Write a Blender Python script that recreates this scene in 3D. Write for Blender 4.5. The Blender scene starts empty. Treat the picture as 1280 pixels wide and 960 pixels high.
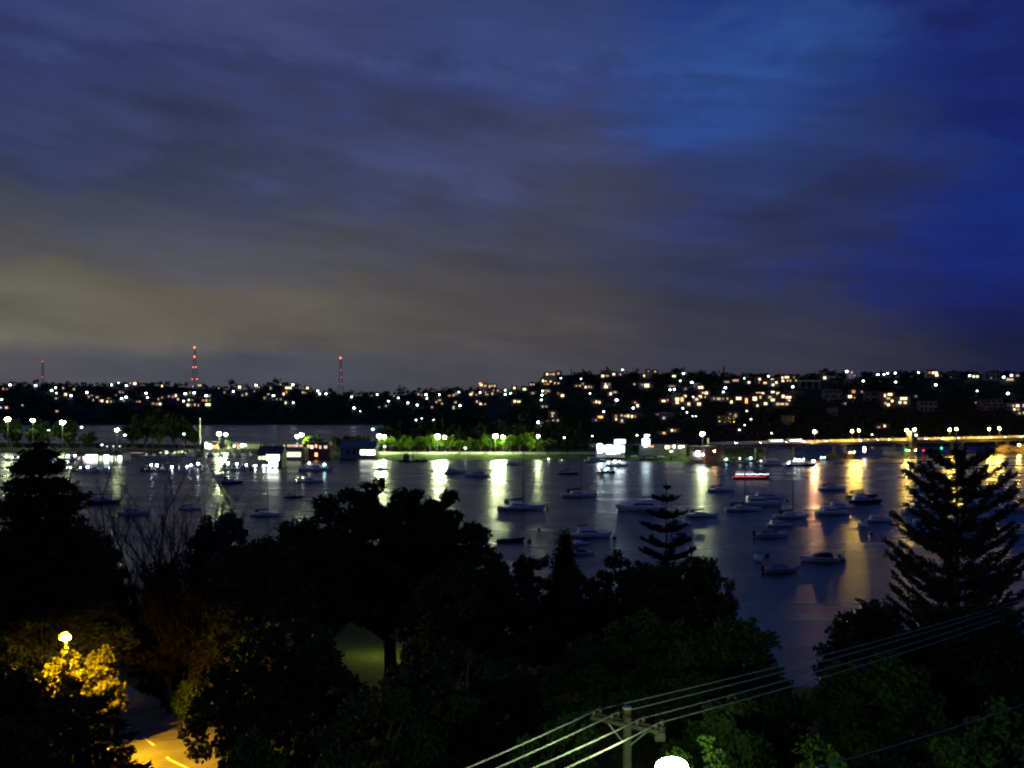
import bpy, math, random
import numpy as np
from mathutils import Vector, Matrix
R = math.radians
SC = bpy.context.scene
COL = SC.collection
# ------------------------------------------------------------------ camera
CAMZ, F, HY = 35.0, 1256.0, 512.0          # eye height (m), focal length and horizon row of the 1280x960 photograph
cam_d = bpy.data.cameras.new('camera')
cam = bpy.data.objects.new('camera', cam_d); COL.objects.link(cam)
cam.location = (0, 0, CAMZ); cam.rotation_euler = (R(90), 0, 0)
cam_d.sensor_width = 36.0; cam_d.lens = 36.0 * F / 1280
cam_d.shift_y = (HY - 480) / 1280
cam_d.clip_start = 0.2; cam_d.clip_end = 30000
SC.camera = cam
# ------------------------------------------------------------------ render settings
SC.view_settings.view_transform = 'Standard'; SC.view_settings.look = 'None'
SC.view_settings.exposure = 0.0; SC.view_settings.gamma = 1.0
SC.render.engine = 'CYCLES'
cy = SC.cycles
cy.max_bounces = 4; cy.diffuse_bounces = 2; cy.glossy_bounces = 2; cy.transmission_bounces = 2; cy.transparent_max_bounces = 4
cy.sample_clamp_indirect = 1.5; cy.use_light_tree = True
cy.caustics_reflective = False; cy.caustics_refractive = False
cy.pixel_filter_type = 'BLACKMAN_HARRIS'; cy.filter_width = 2.2
cy.use_denoising = True
# ------------------------------------------------------------------ sky
def lin(c):
    return tuple(((v / 255) / 12.92 if v / 255 <= 0.04045 else (((v / 255) + 0.055) / 1.055) ** 2.4) for v in c)
W = bpy.data.worlds.new('World'); SC.world = W; W.use_nodes = True
wn, wl = W.node_tree.nodes, W.node_tree.links
for n in list(wn): wn.remove(n)
def N(tree, typ, **kw):
    n = tree.nodes.new(typ)
    for k, v in kw.items(): setattr(n, k, v)
    return n
def math_node(tree, op, a, b=None, c=None, clamp=False):
    n = tree.nodes.new('ShaderNodeMath'); n.operation = op; n.use_clamp = clamp
    for i, s in enumerate((a, b, c)):
        if s is None: continue
        if isinstance(s, (int, float)): n.inputs[i].default_value = s
        else: tree.links.new(s, n.inputs[i])
    return n.outputs[0]
T = W.node_tree
tc = N(T, 'ShaderNodeTexCoord'); sp = N(T, 'ShaderNodeSeparateXYZ'); wl.new(tc.outputs['Generated'], sp.inputs[0])
az = math_node(T, 'ARCTAN2', sp.outputs[0], sp.outputs[1])
el = math_node(T, 'ARCSINE', sp.outputs[2])
ela = math_node(T, 'ABSOLUTE', el)
# cloud bands: noise stretched along the horizon, a little tilted
elt = math_node(T, 'MULTIPLY_ADD', az, 0.12, ela)
cmb = N(T, 'ShaderNodeCombineXYZ')
wl.new(math_node(T, 'MULTIPLY', az, 5.0), cmb.inputs[0]); wl.new(math_node(T, 'MULTIPLY', elt, 30.0), cmb.inputs[1])
nz = N(T, 'ShaderNodeTexNoise'); nz.inputs['Scale'].default_value = 1.0; nz.inputs['Detail'].default_value = 5; nz.inputs['Roughness'].default_value = 0.55
wl.new(cmb.outputs[0], nz.inputs['Vector'])
cmb2 = N(T, 'ShaderNodeCombineXYZ')
wl.new(math_node(T, 'MULTIPLY_ADD', az, 6.0, 7.3), cmb2.inputs[0]); wl.new(math_node(T, 'MULTIPLY', ela, 12.0), cmb2.inputs[1])
nz2 = N(T, 'ShaderNodeTexNoise'); nz2.inputs['Scale'].default_value = 1.0; nz2.inputs['Detail'].default_value = 6; nz2.inputs['Roughness'].default_value = 0.6
wl.new(cmb2.outputs[0], nz2.inputs['Vector'])
warp1 = math_node(T, 'MULTIPLY_ADD', nz2.outputs['Fac'], 0.22, -0.11)
warp2 = math_node(T, 'MULTIPLY_ADD', nz.outputs['Fac'], 0.05, -0.025)
elw = math_node(T, 'ADD', ela, math_node(T, 'ADD', math_node(T, 'MULTIPLY', warp1, math_node(T, 'MULTIPLY', ela, 4.0, clamp=True)), math_node(T, 'MULTIPLY', warp2, math_node(T, 'MULTIPLY', ela, 9.0, clamp=True))))
azf = math_node(T, 'MULTIPLY_ADD', math_node(T, 'ADD', az, math_node(T, 'MULTIPLY', warp1, 1.6)), 1 / R(70), 0.5, clamp=True)
# rows of colour by elevation (degrees), five stops across the azimuth -27..27 degrees
AZP = [0.5 + math.degrees(math.atan((p - 640) / F)) / 70 for p in (0, 320, 640, 960, 1280)]
ROWS = [(0.0,  [(84, 84, 92), (78, 79, 90), (76, 76, 84), (60, 59, 75), (30, 33, 66)]),
        (2.5,  [(86, 86, 92), (79, 80, 90), (78, 77, 84), (61, 60, 76), (31, 35, 70)]),
        (4.5,  [(110, 106, 94), (102, 97, 89), (84, 80, 82), (58, 58, 77), (26, 34, 86)]),
        (6.0,  [(110, 106, 94), (101, 96, 89), (80, 78, 82), (54, 56, 80), (24, 36, 98)]),
        (8.0,  [(88, 88, 91), (86, 86, 93), (73, 73, 89), (50, 56, 88), (24, 40, 110)]),
        (10.5, [(70, 75, 95), (76, 78, 97), (72, 74, 98), (49, 58, 100), (24, 44, 122)]),
        (12.2, [(57, 65, 95), (64, 69, 98), (68, 72, 102), (47, 63, 114), (25, 46, 123)]),
        (14.0, [(57, 66, 102), (63, 70, 104), (68, 74, 110), (46, 64, 118), (24, 38, 108)]),
        (17.9, [(54, 64, 110), (60, 68, 112), (58, 72, 124), (46, 72, 136), (26, 40, 106)]),
        (19.2, [(56, 68, 118), (66, 74, 118), (60, 76, 130), (48, 79, 148), (27, 42, 110)]),
        (22.0, [(54, 66, 118), (65, 72, 115), (56, 72, 122), (36, 60, 130), (27, 35, 90)]),
        (45.0, [(38, 48, 100), (42, 50, 102), (40, 50, 106), (32, 48, 106), (24, 34, 90)])]
prev = None
for k, (e, cols) in enumerate(ROWS):
    rp = N(T, 'ShaderNodeValToRGB'); rp.color_ramp.interpolation = 'EASE'
    els = rp.color_ramp.elements
    while len(els) < 5: els.new(0.5)
    for i in range(5):
        els[i].position = AZP[i]
    for i in range(5):
        els[i].color = (*lin(cols[i]), 1)
    wl.new(azf, rp.inputs[0])
    if prev is None: prev = rp.outputs[0]
    else:
        e0 = ROWS[k - 1][0]
        mr = N(T, 'ShaderNodeMapRange', interpolation_type='SMOOTHSTEP')
        mr.inputs['From Min'].default_value = R(e0); mr.inputs['From Max'].default_value = R(e)
        wl.new(elw, mr.inputs['Value'])
        mx = N(T, 'ShaderNodeMix', data_type='RGBA')
        wl.new(mr.outputs[0], mx.inputs[0]); wl.new(prev, mx.inputs[6]); wl.new(rp.outputs[0], mx.inputs[7])
        prev = mx.outputs[2]
# brightness of the cloud bands
bands = math_node(T, 'MULTIPLY_ADD', nz.outputs['Fac'], 0.72, 0.52)
puffs = math_node(T, 'MULTIPLY_ADD', nz2.outputs['Fac'], 0.8, 0.60)
bm = math_node(T, 'MULTIPLY', bands, puffs)
hv = N(T, 'ShaderNodeVectorMath', operation='SCALE'); wl.new(prev, hv.inputs[0]); wl.new(bm, hv.inputs[3])
sky = N(T, 'ShaderNodeTexSky', sky_type='NISHITA', sun_disc=False)
sky.sun_elevation = R(-5.0); sky.sun_rotation = R(100)
b1 = N(T, 'ShaderNodeBackground'); b1.inputs[1].default_value = 1.0; wl.new(hv.outputs[0], b1.inputs[0])
b2 = N(T, 'ShaderNodeBackground'); b2.inputs[1].default_value = 0.02; wl.new(sky.outputs[0], b2.inputs[0])
ad = N(T, 'ShaderNodeAddShader'); wo = N(T, 'ShaderNodeOutputWorld')
wl.new(b1.outputs[0], ad.inputs[0]); wl.new(b2.outputs[0], ad.inputs[1]); wl.new(ad.outputs[0], wo.inputs[0])
W.cycles.sampling_method = 'AUTOMATIC'
# afterglow: added dim lamp from right behind the camera, lightening the boat hulls
sd = bpy.data.lights.new('blue_fill', 'SUN'); sd.energy = 0.05; sd.angle = R(40); sd.color = (0.45, 0.6, 1.0)
so = bpy.data.objects.new('blue_fill', sd); COL.objects.link(so); so.rotation_euler = (R(50), 0, R(60))
# ------------------------------------------------------------------ helpers
def P(px, py, Y):                       # the point at distance Y seen at pixel (px, py)
    return ((px - 640) / F * Y, Y, CAMZ - (py - HY) / F * Y)
def XofPX(px, Y): return (px - 640) / F * Y
def Yof(py, z=0.0): return (CAMZ - z) * F / (py - HY)   # distance of a level z seen at row py
def tag(o, label=None, cat=None, group=None, kind=None):
    if label: o['label'] = label
    if cat: o['category'] = cat
    if group: o['group'] = group
    if kind: o['kind'] = kind
    return o
def empty(name, loc=(0, 0, 0), rz=0.0, label=None, cat=None, group=None):
    o = bpy.data.objects.new(name, None); COL.objects.link(o)
    o.location = loc; o.rotation_euler = (0, 0, rz); o.empty_display_size = 0.5
    return tag(o, label, cat, group)
def link_mesh(name, me, parent=None, loc=(0, 0, 0)):
    o = bpy.data.objects.new(name, me); COL.objects.link(o); o.location = loc
    if parent is not None: o.parent = parent
    return o
class MB:
    def __init__(s): s.v, s.f, s.smooth = [], [], False
    def add(s, vs, fs):
        b = len(s.v); s.v += [tuple(x) for x in vs]; s.f += [tuple(b + i for i in f) for f in fs]; return s
    def box(s, x0, x1, y0, y1, z0, z1):
        return s.add([(x0, y0, z0), (x1, y0, z0), (x1, y1, z0), (x0, y1, z0), (x0, y0, z1), (x1, y0, z1), (x1, y1, z1), (x0, y1, z1)],
                     [(0, 3, 2, 1), (4, 5, 6, 7), (0, 1, 5, 4), (1, 2, 6, 5), (2, 3, 7, 6), (3, 0, 4, 7)])
    def path(s, pts, rads, n=6, cap=True):
        pts = [Vector(p) for p in pts]; rings = []
        for i, p in enumerate(pts):
            d = (pts[min(i + 1, len(pts) - 1)] - pts[max(i - 1, 0)])
            d = d.normalized() if d.length > 1e-6 else Vector((0, 0, 1))
            a = Vector((0, 0, 1)) if abs(d.z) < 0.9 else Vector((1, 0, 0))
            u = d.cross(a).normalized(); w = d.cross(u)
            rings.append([p + (u * math.cos(2 * math.pi * k / n) + w * math.sin(2 * math.pi * k / n)) * rads[i] for k in range(n)])
        vs = [q for r in rings for q in r]; fs = []
        for i in range(len(pts) - 1):
            for k in range(n):
                fs.append((i * n + k, i * n + (k + 1) % n, (i + 1) * n + (k + 1) % n, (i + 1) * n + k))
        if cap: fs += [tuple(range(n - 1, -1, -1)), tuple((len(pts) - 1) * n + k for k in range(n))]
        return s.add(vs, fs)
    def tube(s, a, b, r0, r1=None, n=6): return s.path([a, b], [r0, r0 if r1 is None else r1], n)
    def ball(s, c, rx, ry, rz, seg=8, ring=5):
        vs, fs = [(c[0], c[1], c[2] + rz)], []
        for i in range(1, ring):
            t = math.pi * i / ring
            for k in range(seg):
                a = 2 * math.pi * k / seg
                vs.append((c[0] + rx * math.sin(t) * math.cos(a), c[1] + ry * math.sin(t) * math.sin(a), c[2] + rz * math.cos(t)))
        vs.append((c[0], c[1], c[2] - rz)); L = len(vs) - 1
        for k in range(seg):
            fs.append((0, 1 + k, 1 + (k + 1) % seg))
            fs.append((L, 1 + (ring - 2) * seg + (k + 1) % seg, 1 + (ring - 2) * seg + k))
        for i in range(ring - 2):
            for k in range(seg):
                a = 1 + i * seg
                fs.append((a + k, a + seg + k, a + seg + (k + 1) % seg, a + (k + 1) % seg))
        s.smooth = True
        return s.add(vs, fs)
    def prism(s, prof, x0, x1):             # profile in (y, z), extruded along x
        n = len(prof)
        vs = [(x0, y, z) for y, z in prof] + [(x1, y, z) for y, z in prof]
        fs = [tuple(range(n)), tuple(range(2 * n - 1, n - 1, -1))] + [(i, n + i, n + (i + 1) % n, (i + 1) % n) for i in range(n)]
        return s.add(vs, fs)
    def hip(s, x0, x1, y0, y1, z, h, ov=0.5):   # hipped roof with eaves
        x0 -= ov; x1 += ov; y0 -= ov; y1 += ov
        d = min(x1 - x0, y1 - y0) / 2; ym = (y0 + y1) / 2
        if x1 - x0 > y1 - y0: a, b = (x0 + d, ym), (x1 - d, ym)
        else: a, b = ((x0 + x1) / 2, y0 + d), ((x0 + x1) / 2, y1 - d)
        if abs(a[0] - b[0]) + abs(a[1] - b[1]) < 0.05: b = (b[0] + 0.05, b[1])
        vs = [(x0, y0, z), (x1, y0, z), (x1, y1, z), (x0, y1, z), (*a, z + h), (*b, z + h)]
        if x1 - x0 > y1 - y0: fs = [(0, 1, 5, 4), (1, 2, 5), (2, 3, 4, 5), (3, 0, 4), (3, 2, 1, 0)]
        else: fs = [(0, 1, 4), (1, 2, 5, 4), (2, 3, 5), (3, 0, 4, 5), (3, 2, 1, 0)]
        return s.add(vs, fs)
    def mesh(s, name, mat):
        me = bpy.data.meshes.new(name); me.from_pydata(s.v, [], s.f); me.materials.append(mat)
        if s.smooth: me.polygons.foreach_set('use_smooth', [True] * len(me.polygons))
        me.update(); return me
    def build(s, name, mat, parent=None, loc=(0, 0, 0)): return link_mesh(name, s.mesh(name, mat), parent, loc)
def np_mesh(name, V, Q, mat):
    me = bpy.data.meshes.new(name); n, q = len(V), len(Q)
    me.vertices.add(n); me.vertices.foreach_set('co', np.asarray(V, np.float32).ravel())
    me.loops.add(4 * q); me.loops.foreach_set('vertex_index', np.asarray(Q, np.int32).ravel())
    me.polygons.add(q); me.polygons.foreach_set('loop_start', np.arange(0, 4 * q, 4, dtype=np.int32))
    me.materials.append(mat); me.update(calc_edges=True); me.validate(); return me
def leaves(rs, C, a, b, flat=0.0):         # one rhombic leaf at every row of C
    n = len(C); u = rs.normal(size=(n, 3)); u[:, 2] *= (1 - flat); u /= np.linalg.norm(u, axis=1)[:, None]
    w = rs.normal(size=(n, 3)); w = np.cross(u, w); w /= np.linalg.norm(w, axis=1)[:, None]
    s = (0.65 + 0.7 * rs.random(n))[:, None]
    V = np.stack([C + u * a * s, C + w * b * s, C - u * a * s, C - w * b * s], 1).reshape(-1, 3)
    return V, np.arange(4 * n).reshape(-1, 4)
def sprays(rs, C, D, a, b):                # rhombic sprays lying along the directions D
    n = len(C); D = D / np.linalg.norm(D, axis=1)[:, None]
    w = np.cross(D, rs.normal(size=(n, 3))); w /= np.linalg.norm(w, axis=1)[:, None]
    s = (0.65 + 0.7 * rs.random(n))[:, None]
    V = np.stack([C + D * a * s, C + w * b * s, C - D * a * s, C - w * b * s], 1).reshape(-1, 3)
    return V, np.arange(4 * n).reshape(-1, 4)
# ------------------------------------------------------------------ materials
_M = {}
def mat(name, col, rough=0.7, col2=None, scale=1.0, metal=0.0, bump=0.0):
    if name in _M: return _M[name]
    m = bpy.data.materials.new(name); m.use_nodes = True; t = m.node_tree; b = t.nodes['Principled BSDF']
    b.inputs['Roughness'].default_value = rough; b.inputs['Metallic'].default_value = metal
    tcn = N(t, 'ShaderNodeTexCoord'); nn = N(t, 'ShaderNodeTexNoise'); nn.inputs['Scale'].default_value = scale; nn.inputs['Detail'].default_value = 4
    t.links.new(tcn.outputs['Object'], nn.inputs['Vector'])
    mx = N(t, 'ShaderNodeMix', data_type='RGBA')
    mx.inputs[6].default_value = (*col, 1); mx.inputs[7].default_value = (*(col2 or tuple(c * 0.72 for c in col)), 1)
    rm = N(t, 'ShaderNodeMapRange'); rm.inputs['From Min'].default_value = 0.35; rm.inputs['From Max'].default_value = 0.65
    t.links.new(nn.outputs['Fac'], rm.inputs['Value']); t.links.new(rm.outputs[0], mx.inputs[0]); t.links.new(mx.outputs[2], b.inputs['Base Color'])
    if bump:
        bp = N(t, 'ShaderNodeBump'); bp.inputs['Strength'].default_value = bump
        t.links.new(nn.outputs['Fac'], bp.inputs['Height']); t.links.new(bp.outputs[0], b.inputs['Normal'])
    _M[name] = m; return m
def emit(name, col, st):
    if name in _M: return _M[name]
    m = bpy.data.materials.new(name); m.use_nodes = True; b = m.node_tree.nodes['Principled BSDF']
    b.inputs['Base Color'].default_value = (*[min(1, c) * 0.6 for c in col], 1); b.inputs['Roughness'].default_value = 0.4
    b.inputs['Emission Color'].default_value = (*col, 1); b.inputs['Emission Strength'].default_value = st
    _M[name] = m; return m
def leafmat(name, c1, c2, scale=0.6):
    m = mat(name, c1, 0.8, c2, scale); m.node_tree.nodes['Principled BSDF'].inputs['Specular IOR Level'].default_value = 0.12; return m
WHITE = mat('white gelcoat', (0.8, 0.8, 0.82), 0.35, (0.66, 0.66, 0.68), 0.5)
CREAM = mat('cream hull', (0.6, 0.55, 0.45), 0.4)
NAVY = mat('navy hull', (0.03, 0.04, 0.1), 0.3)
REDC = mat('red canvas', (0.35, 0.02, 0.03), 0.8)
BLUEC = mat('blue canvas', (0.02, 0.03, 0.12), 0.8)
DARKC = mat('dark canvas', (0.015, 0.016, 0.02), 0.8)
TEAK = mat('teak deck', (0.25, 0.17, 0.1), 0.7, None, 3)
GLASSD = mat('dark tinted glass', (0.01, 0.012, 0.016), 0.08)
ALU = mat('aluminium spar', (0.35, 0.36, 0.38), 0.4, None, 1, 0.3)
ANTIF = mat('red bottom paint', (0.2, 0.03, 0.02), 0.6)
STEEL = mat('galvanised steel', (0.3, 0.31, 0.31), 0.5, None, 4, 0.4)
CONC = mat('concrete', (0.4, 0.38, 0.34), 0.85, (0.28, 0.27, 0.25), 0.15, 0, 0.1)
PALEC = mat('pale concrete', (0.62, 0.58, 0.5), 0.85, (0.5, 0.47, 0.42), 0.3)
ASPH = mat('asphalt', (0.055, 0.054, 0.052), 0.9, (0.038, 0.038, 0.038), 0.6, 0, 0.2)
PAINT = mat('road paint', (0.75, 0.74, 0.7), 0.7)
GRASS = mat('lawn grass', (0.07, 0.085, 0.02), 0.9, (0.03, 0.045, 0.014), 1.6, 0, 0.8)
LAWN = mat('park lawn', (0.07, 0.12, 0.02), 0.9, (0.05, 0.09, 0.016), 0.1)
HARD = mat('dark hardstand', (0.03, 0.03, 0.03), 0.9, (0.02, 0.02, 0.022), 0.1)
SOIL = mat('leaf litter', (0.05, 0.045, 0.03), 0.95, (0.03, 0.03, 0.02), 0.4, 0, 0.4)
SANDM = mat('beach sand', (0.36, 0.31, 0.22), 0.95, (0.28, 0.24, 0.17), 0.2)
BARK = mat('bark', (0.09, 0.075, 0.06), 0.9, (0.05, 0.04, 0.032), 3, 0, 0.5)
TIMBER = mat('weathered timber', (0.2, 0.17, 0.13), 0.85, None, 2)
TILE = mat('terracotta roof tile', (0.17, 0.07, 0.045), 0.8, (0.12, 0.05, 0.035), 0.5)
SLATE = mat('grey roof', (0.09, 0.09, 0.1), 0.7, None, 0.5)
BRICK = mat('red brick', (0.25, 0.11, 0.075), 0.85, (0.18, 0.08, 0.06), 2)
RENDER_W = mat('white render wall', (0.55, 0.53, 0.49), 0.8, None, 0.2)
RENDER_C = mat('cream render wall', (0.42, 0.38, 0.3), 0.8, None, 0.2)
SAND_ST = mat('sandstone', (0.33, 0.22, 0.12), 0.9, (0.2, 0.13, 0.075), 0.35, 0, 0.6)
LEAF_D = leafmat('dark foliage', (0.03, 0.05, 0.018), (0.018, 0.03, 0.012))
LEAF_G = leafmat('green foliage', (0.06, 0.105, 0.02), (0.035, 0.065, 0.015), 0.8)
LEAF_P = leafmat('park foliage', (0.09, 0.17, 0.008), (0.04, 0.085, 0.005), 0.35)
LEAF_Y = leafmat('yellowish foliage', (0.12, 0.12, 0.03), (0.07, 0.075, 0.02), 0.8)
LEAF_N = leafmat('brown needles', (0.03, 0.026, 0.014), (0.016, 0.014, 0.008), 0.8)
LEAF_C = leafmat('pine needles', (0.03, 0.042, 0.022), (0.02, 0.026, 0.014), 0.8)
for _m in (HARD, ASPH, SOIL, GRASS, LAWN): _m.node_tree.nodes['Principled BSDF'].inputs['Specular IOR Level'].default_value = 0.05
SPAR = mat('dark spar', (0.13, 0.13, 0.14), 0.5)
# ------------------------------------------------------------------ water
def water_material():
    m = bpy.data.materials.new('harbour water'); m.use_nodes = True; t = m.node_tree; b = t.nodes['Principled BSDF']
    b.inputs['Base Color'].default_value = (0.004, 0.006, 0.012, 1); b.inputs['IOR'].default_value = 1.33
    g = N(t, 'ShaderNodeNewGeometry'); mp = N(t, 'ShaderNodeVectorMath', operation='MULTIPLY')
    t.links.new(g.outputs['Position'], mp.inputs[0]); mp.inputs[1].default_value = (0.006, 0.034, 0)
    n1 = N(t, 'ShaderNodeTexNoise'); n1.inputs['Scale'].default_value = 1.0; n1.inputs['Detail'].default_value = 3; n1.inputs['Roughness'].default_value = 0.6
    t.links.new(mp.outputs[0], n1.inputs['Vector'])
    mr = N(t, 'ShaderNodeMapRange'); mr.inputs['From Min'].default_value = 0.3; mr.inputs['From Max'].default_value = 0.7
    mr.inputs['To Min'].default_value = 0.21; mr.inputs['To Max'].default_value = 0.36
    t.links.new(n1.outputs['Fac'], mr.inputs['Value']); t.links.new(mr.outputs[0], b.inputs['Roughness'])
    # slow swell: tilts the surface by fractions of a degree so the streaks break up a little
    mp2 = N(t, 'ShaderNodeVectorMath', operation='MULTIPLY'); t.links.new(g.outputs['Position'], mp2.inputs[0]); mp2.inputs[1].default_value = (0.05, 0.16, 0)
    n2 = N(t, 'ShaderNodeTexNoise'); n2.inputs['Scale'].default_value = 1.0; n2.inputs['Detail'].default_value = 3
    t.links.new(mp2.outputs[0], n2.inputs['Vector'])
    bp = N(t, 'ShaderNodeBump'); bp.inputs['Strength'].default_value = 1.0; bp.inputs['Distance'].default_value = 0.12
    t.links.new(n2.outputs['Fac'], bp.inputs['Height']); t.links.new(bp.outputs[0], b.inputs['Normal'])
    return m
wm = MB(); wm.add([(-9000, -200, 0), (9000, -200, 0), (9000, 12000, 0), (-9000, 12000, 0)], [(0, 1, 2, 3)])
tag(wm.build('water', water_material()), 'calm dark harbour water with long reflections of the lamps', kind='structure')
# ------------------------------------------------------------------ terrain
def smooth(t): t = min(1, max(0, t)); return t * t * (3 - 2 * t)
def interp(x, tab):
    if x <= tab[0][0]: return tab[0][1]
    for (a, b), (c, d) in zip(tab, tab[1:]):
        if x <= c: return b + (d - b) * (x - a) / (c - a)
    return tab[-1][1]
RIGHT_RY = [(480, 540), (560, 525), (600, 510), (640, 491), (660, 483), (675, 476), (690, 470), (715, 468), (760, 466.5), (850, 467), (900, 470), (960, 473), (1000, 474), (1050, 471), (1100, 471), (1280, 470), (1500, 471)]
LEFT_RY = [(-300, 484), (0, 482), (100, 483), (200, 482), (260, 486), (300, 488), (325, 485), (345, 480), (372, 486), (400, 491), (440, 495), (500, 494), (530, 490), (560, 489), (640, 491), (760, 492)]
def h_right(px, Y):
    if px < 480: return -5
    Yb = interp(px, [(480, 1150), (640, 1060), (900, 1000), (1100, 985), (1500, 985)]); Yr = interp(px, [(480, 1500), (700, 1520), (1280, 1400), (1500, 1400)])
    zr = CAMZ + (HY - interp(px, RIGHT_RY)) * Yr / F
    t = (Y - Yb) / (Yr - Yb)
    if t <= 0: return -5 + 5 * max(0, 1 + t * 4)
    n = 1.5 * math.sin(px * 0.05 + Y * 0.011) + 1.2 * math.sin(px * 0.023 - Y * 0.02)
    if t <= 1: return zr * (0.75 * t ** 0.85 + 0.25 * smooth(t)) + n * smooth(t * 3) * smooth((1 - t) * 4)
    return zr * (1 - 0.35 * (t - 1))
def h_left(px, Y):
    Yb, Yr = 2310, 3000
    zr = CAMZ + (HY - interp(px, LEFT_RY)) * Yr / F
    t = (Y - Yb) / (Yr - Yb)
    if t <= 0: return -5 + 5 * max(0, 1 + t * 8)
    n = 2.5 * math.sin(px * 0.06 + Y * 0.008) + 2 * math.sin(px * 0.027 - Y * 0.013)
    if t <= 1: return zr * (0.7 * t ** 0.9 + 0.3 * smooth(t)) + n * smooth(t * 3) * smooth((1 - t) * 4)
    return zr * (1 - 0.3 * (t - 1))
def march(px, py, lo=960, hi=3000, dz=0.0):   # where the line of sight through (px, py) meets the hills (dz above the ground)
    Y = lo
    while Y < hi:
        zr = CAMZ - (py - HY) / F * Y
        if max(h_right(px, Y), h_left(px, Y)) + dz >= zr: return Y
        Y += 3 if Y < 1600 else 6
    return None
def polar_sheet(name, fn, pxs, Ys, m, label, m2=None, upto=0):
    vs, fs = [], []
    for p in pxs:
        for Y in Ys(p): vs.append((XofPX(p, Y), Y, fn(p, Y)))
    k = len(Ys(pxs[0]))
    for i in range(len(pxs) - 1):
        for j in range(k - 1): fs.append((i * k + j, (i + 1) * k + j, (i + 1) * k + j + 1, i * k + j + 1))
    b = MB(); b.v, b.f = vs, fs; b.smooth = True
    o = b.build(name, m)
    if m2 is not None:
        o.data.materials.append(m2)
        for q, f in enumerate(o.data.polygons):
            if pxs[q // (k - 1)] < upto: f.material_index = 1
    return tag(o, label, kind='structure')
polar_sheet('hillside', h_right, list(range(480, 1521, 16)), lambda p: [960 + 20 * i for i in range(36)] + [1800, 2100, 2600], SOIL, 'dark wooded hillside dotted with lit houses across the bay')
polar_sheet('hills', h_left, list(range(-320, 801, 20)), lambda p: [2240 + 38 * i for i in range(24)] + [3300, 3800], SOIL, 'low dark hills along the far shore under the radio masts')
# the spit: a low strip of made ground between the bay and the water behind it
FRONT = [(-400, 800), (0, 800), (250, 812), (400, 775), (416, 700), (740, 700), (790, 692), (870, 664), (905, 650), (930, 690), (960, 760)]
BACK = [(-400, 1010), (150, 1010), (230, 960), (300, 935), (640, 930), (960, 900)]
def h_spit(px, Y):
    f, b = interp(px, FRONT), interp(px, BACK)
    d = min(Y - f, b - Y)
    return -0.6 + 2.6 * smooth(d / 22 + 0.05) if d < 22 else 2.0
def spit_Ys(p):
    f, b = interp(p, FRONT), interp(p, BACK)
    return [f - 6, f, f + 4, f + 8, f + 14, f + 22, f + 30] + [f + 30 + (b - f - 52) * i / 6 for i in range(1, 6)] + [b - 22, b - 12, b - 5, b, b + 6]
polar_sheet('spit_ground', h_spit, list(range(-400, 900, 10)) + [900, 905, 920, 940, 960], spit_Ys, LAWN, 'grassy low spit of land crossing behind the moored boats', HARD, 410)
def strip(name, m, label, pts_a, pts_b):     # a ribbon between two rows of points
    b = MB(); n = len(pts_a); b.add(list(pts_a) + list(pts_b), [(i, i + 1, n + i + 1, n + i) for i in range(n - 1)])
    return tag(b.build(name, m), label, kind='structure')
pxs = list(range(416, 746, 15))
strip('beach', SANDM, 'narrow pale sand edge at the foot of the grassy bank', [(XofPX(p, 697.5), 697.5, -0.45) for p in pxs], [(XofPX(p, 705), 705, h_spit(p, 705) + 0.03) for p in pxs])
rp = list(range(-400, 880, 20))
def road_Y(p): return interp(p, [(-400, 850), (250, 850), (400, 800), (480, 758), (740, 752), (880, 715)])
strip('shore_road', ASPH, 'lamp lit road along the spit behind the beach', [(XofPX(p, road_Y(p)), road_Y(p), 2.03) for p in rp], [(XofPX(p, road_Y(p) + 14), road_Y(p) + 14, 2.03) for p in rp])
# near slope below the camera
def shore_Y(X): return interp(X, [(-80, 200), (-30, 175), (0, 158), (18, 130), (60, 126), (140, 150)])
def h_near(X, Y):
    s = shore_Y(X)
    z = interp(Y, [(-80, 31), (0, 24), (15, 21), (31, 17.5), (50, 14.2), (65, 12), (80, 9.8), (95, 7.2), (s - 25, 4.8), (s - 8, 1.9), (s, -0.4), (s + 25, -4)])
    return z + 0.25 * math.sin(X * 0.21) * math.cos(Y * 0.17)
vs, fs = [], []
gx = [-150 + 5 * i for i in range(61)]; gy = [-80, -50, -20] + [-5 + 4 * i for i in range(57)]
for x in gx:
    for y in gy: vs.append((x, y, h_near(x, y)))
for i in range(len(gx) - 1):
    for j in range(len(gy) - 1): fs.append((i * len(gy) + j, (i + 1) * len(gy) + j, (i + 1) * len(gy) + j + 1, i * len(gy) + j + 1))
nb = MB(); nb.v, nb.f = vs, fs; nb.smooth = True
tag(nb.build('ground', GRASS), 'steep grassy slope falling from the lookout to the water', kind='structure')
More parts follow.
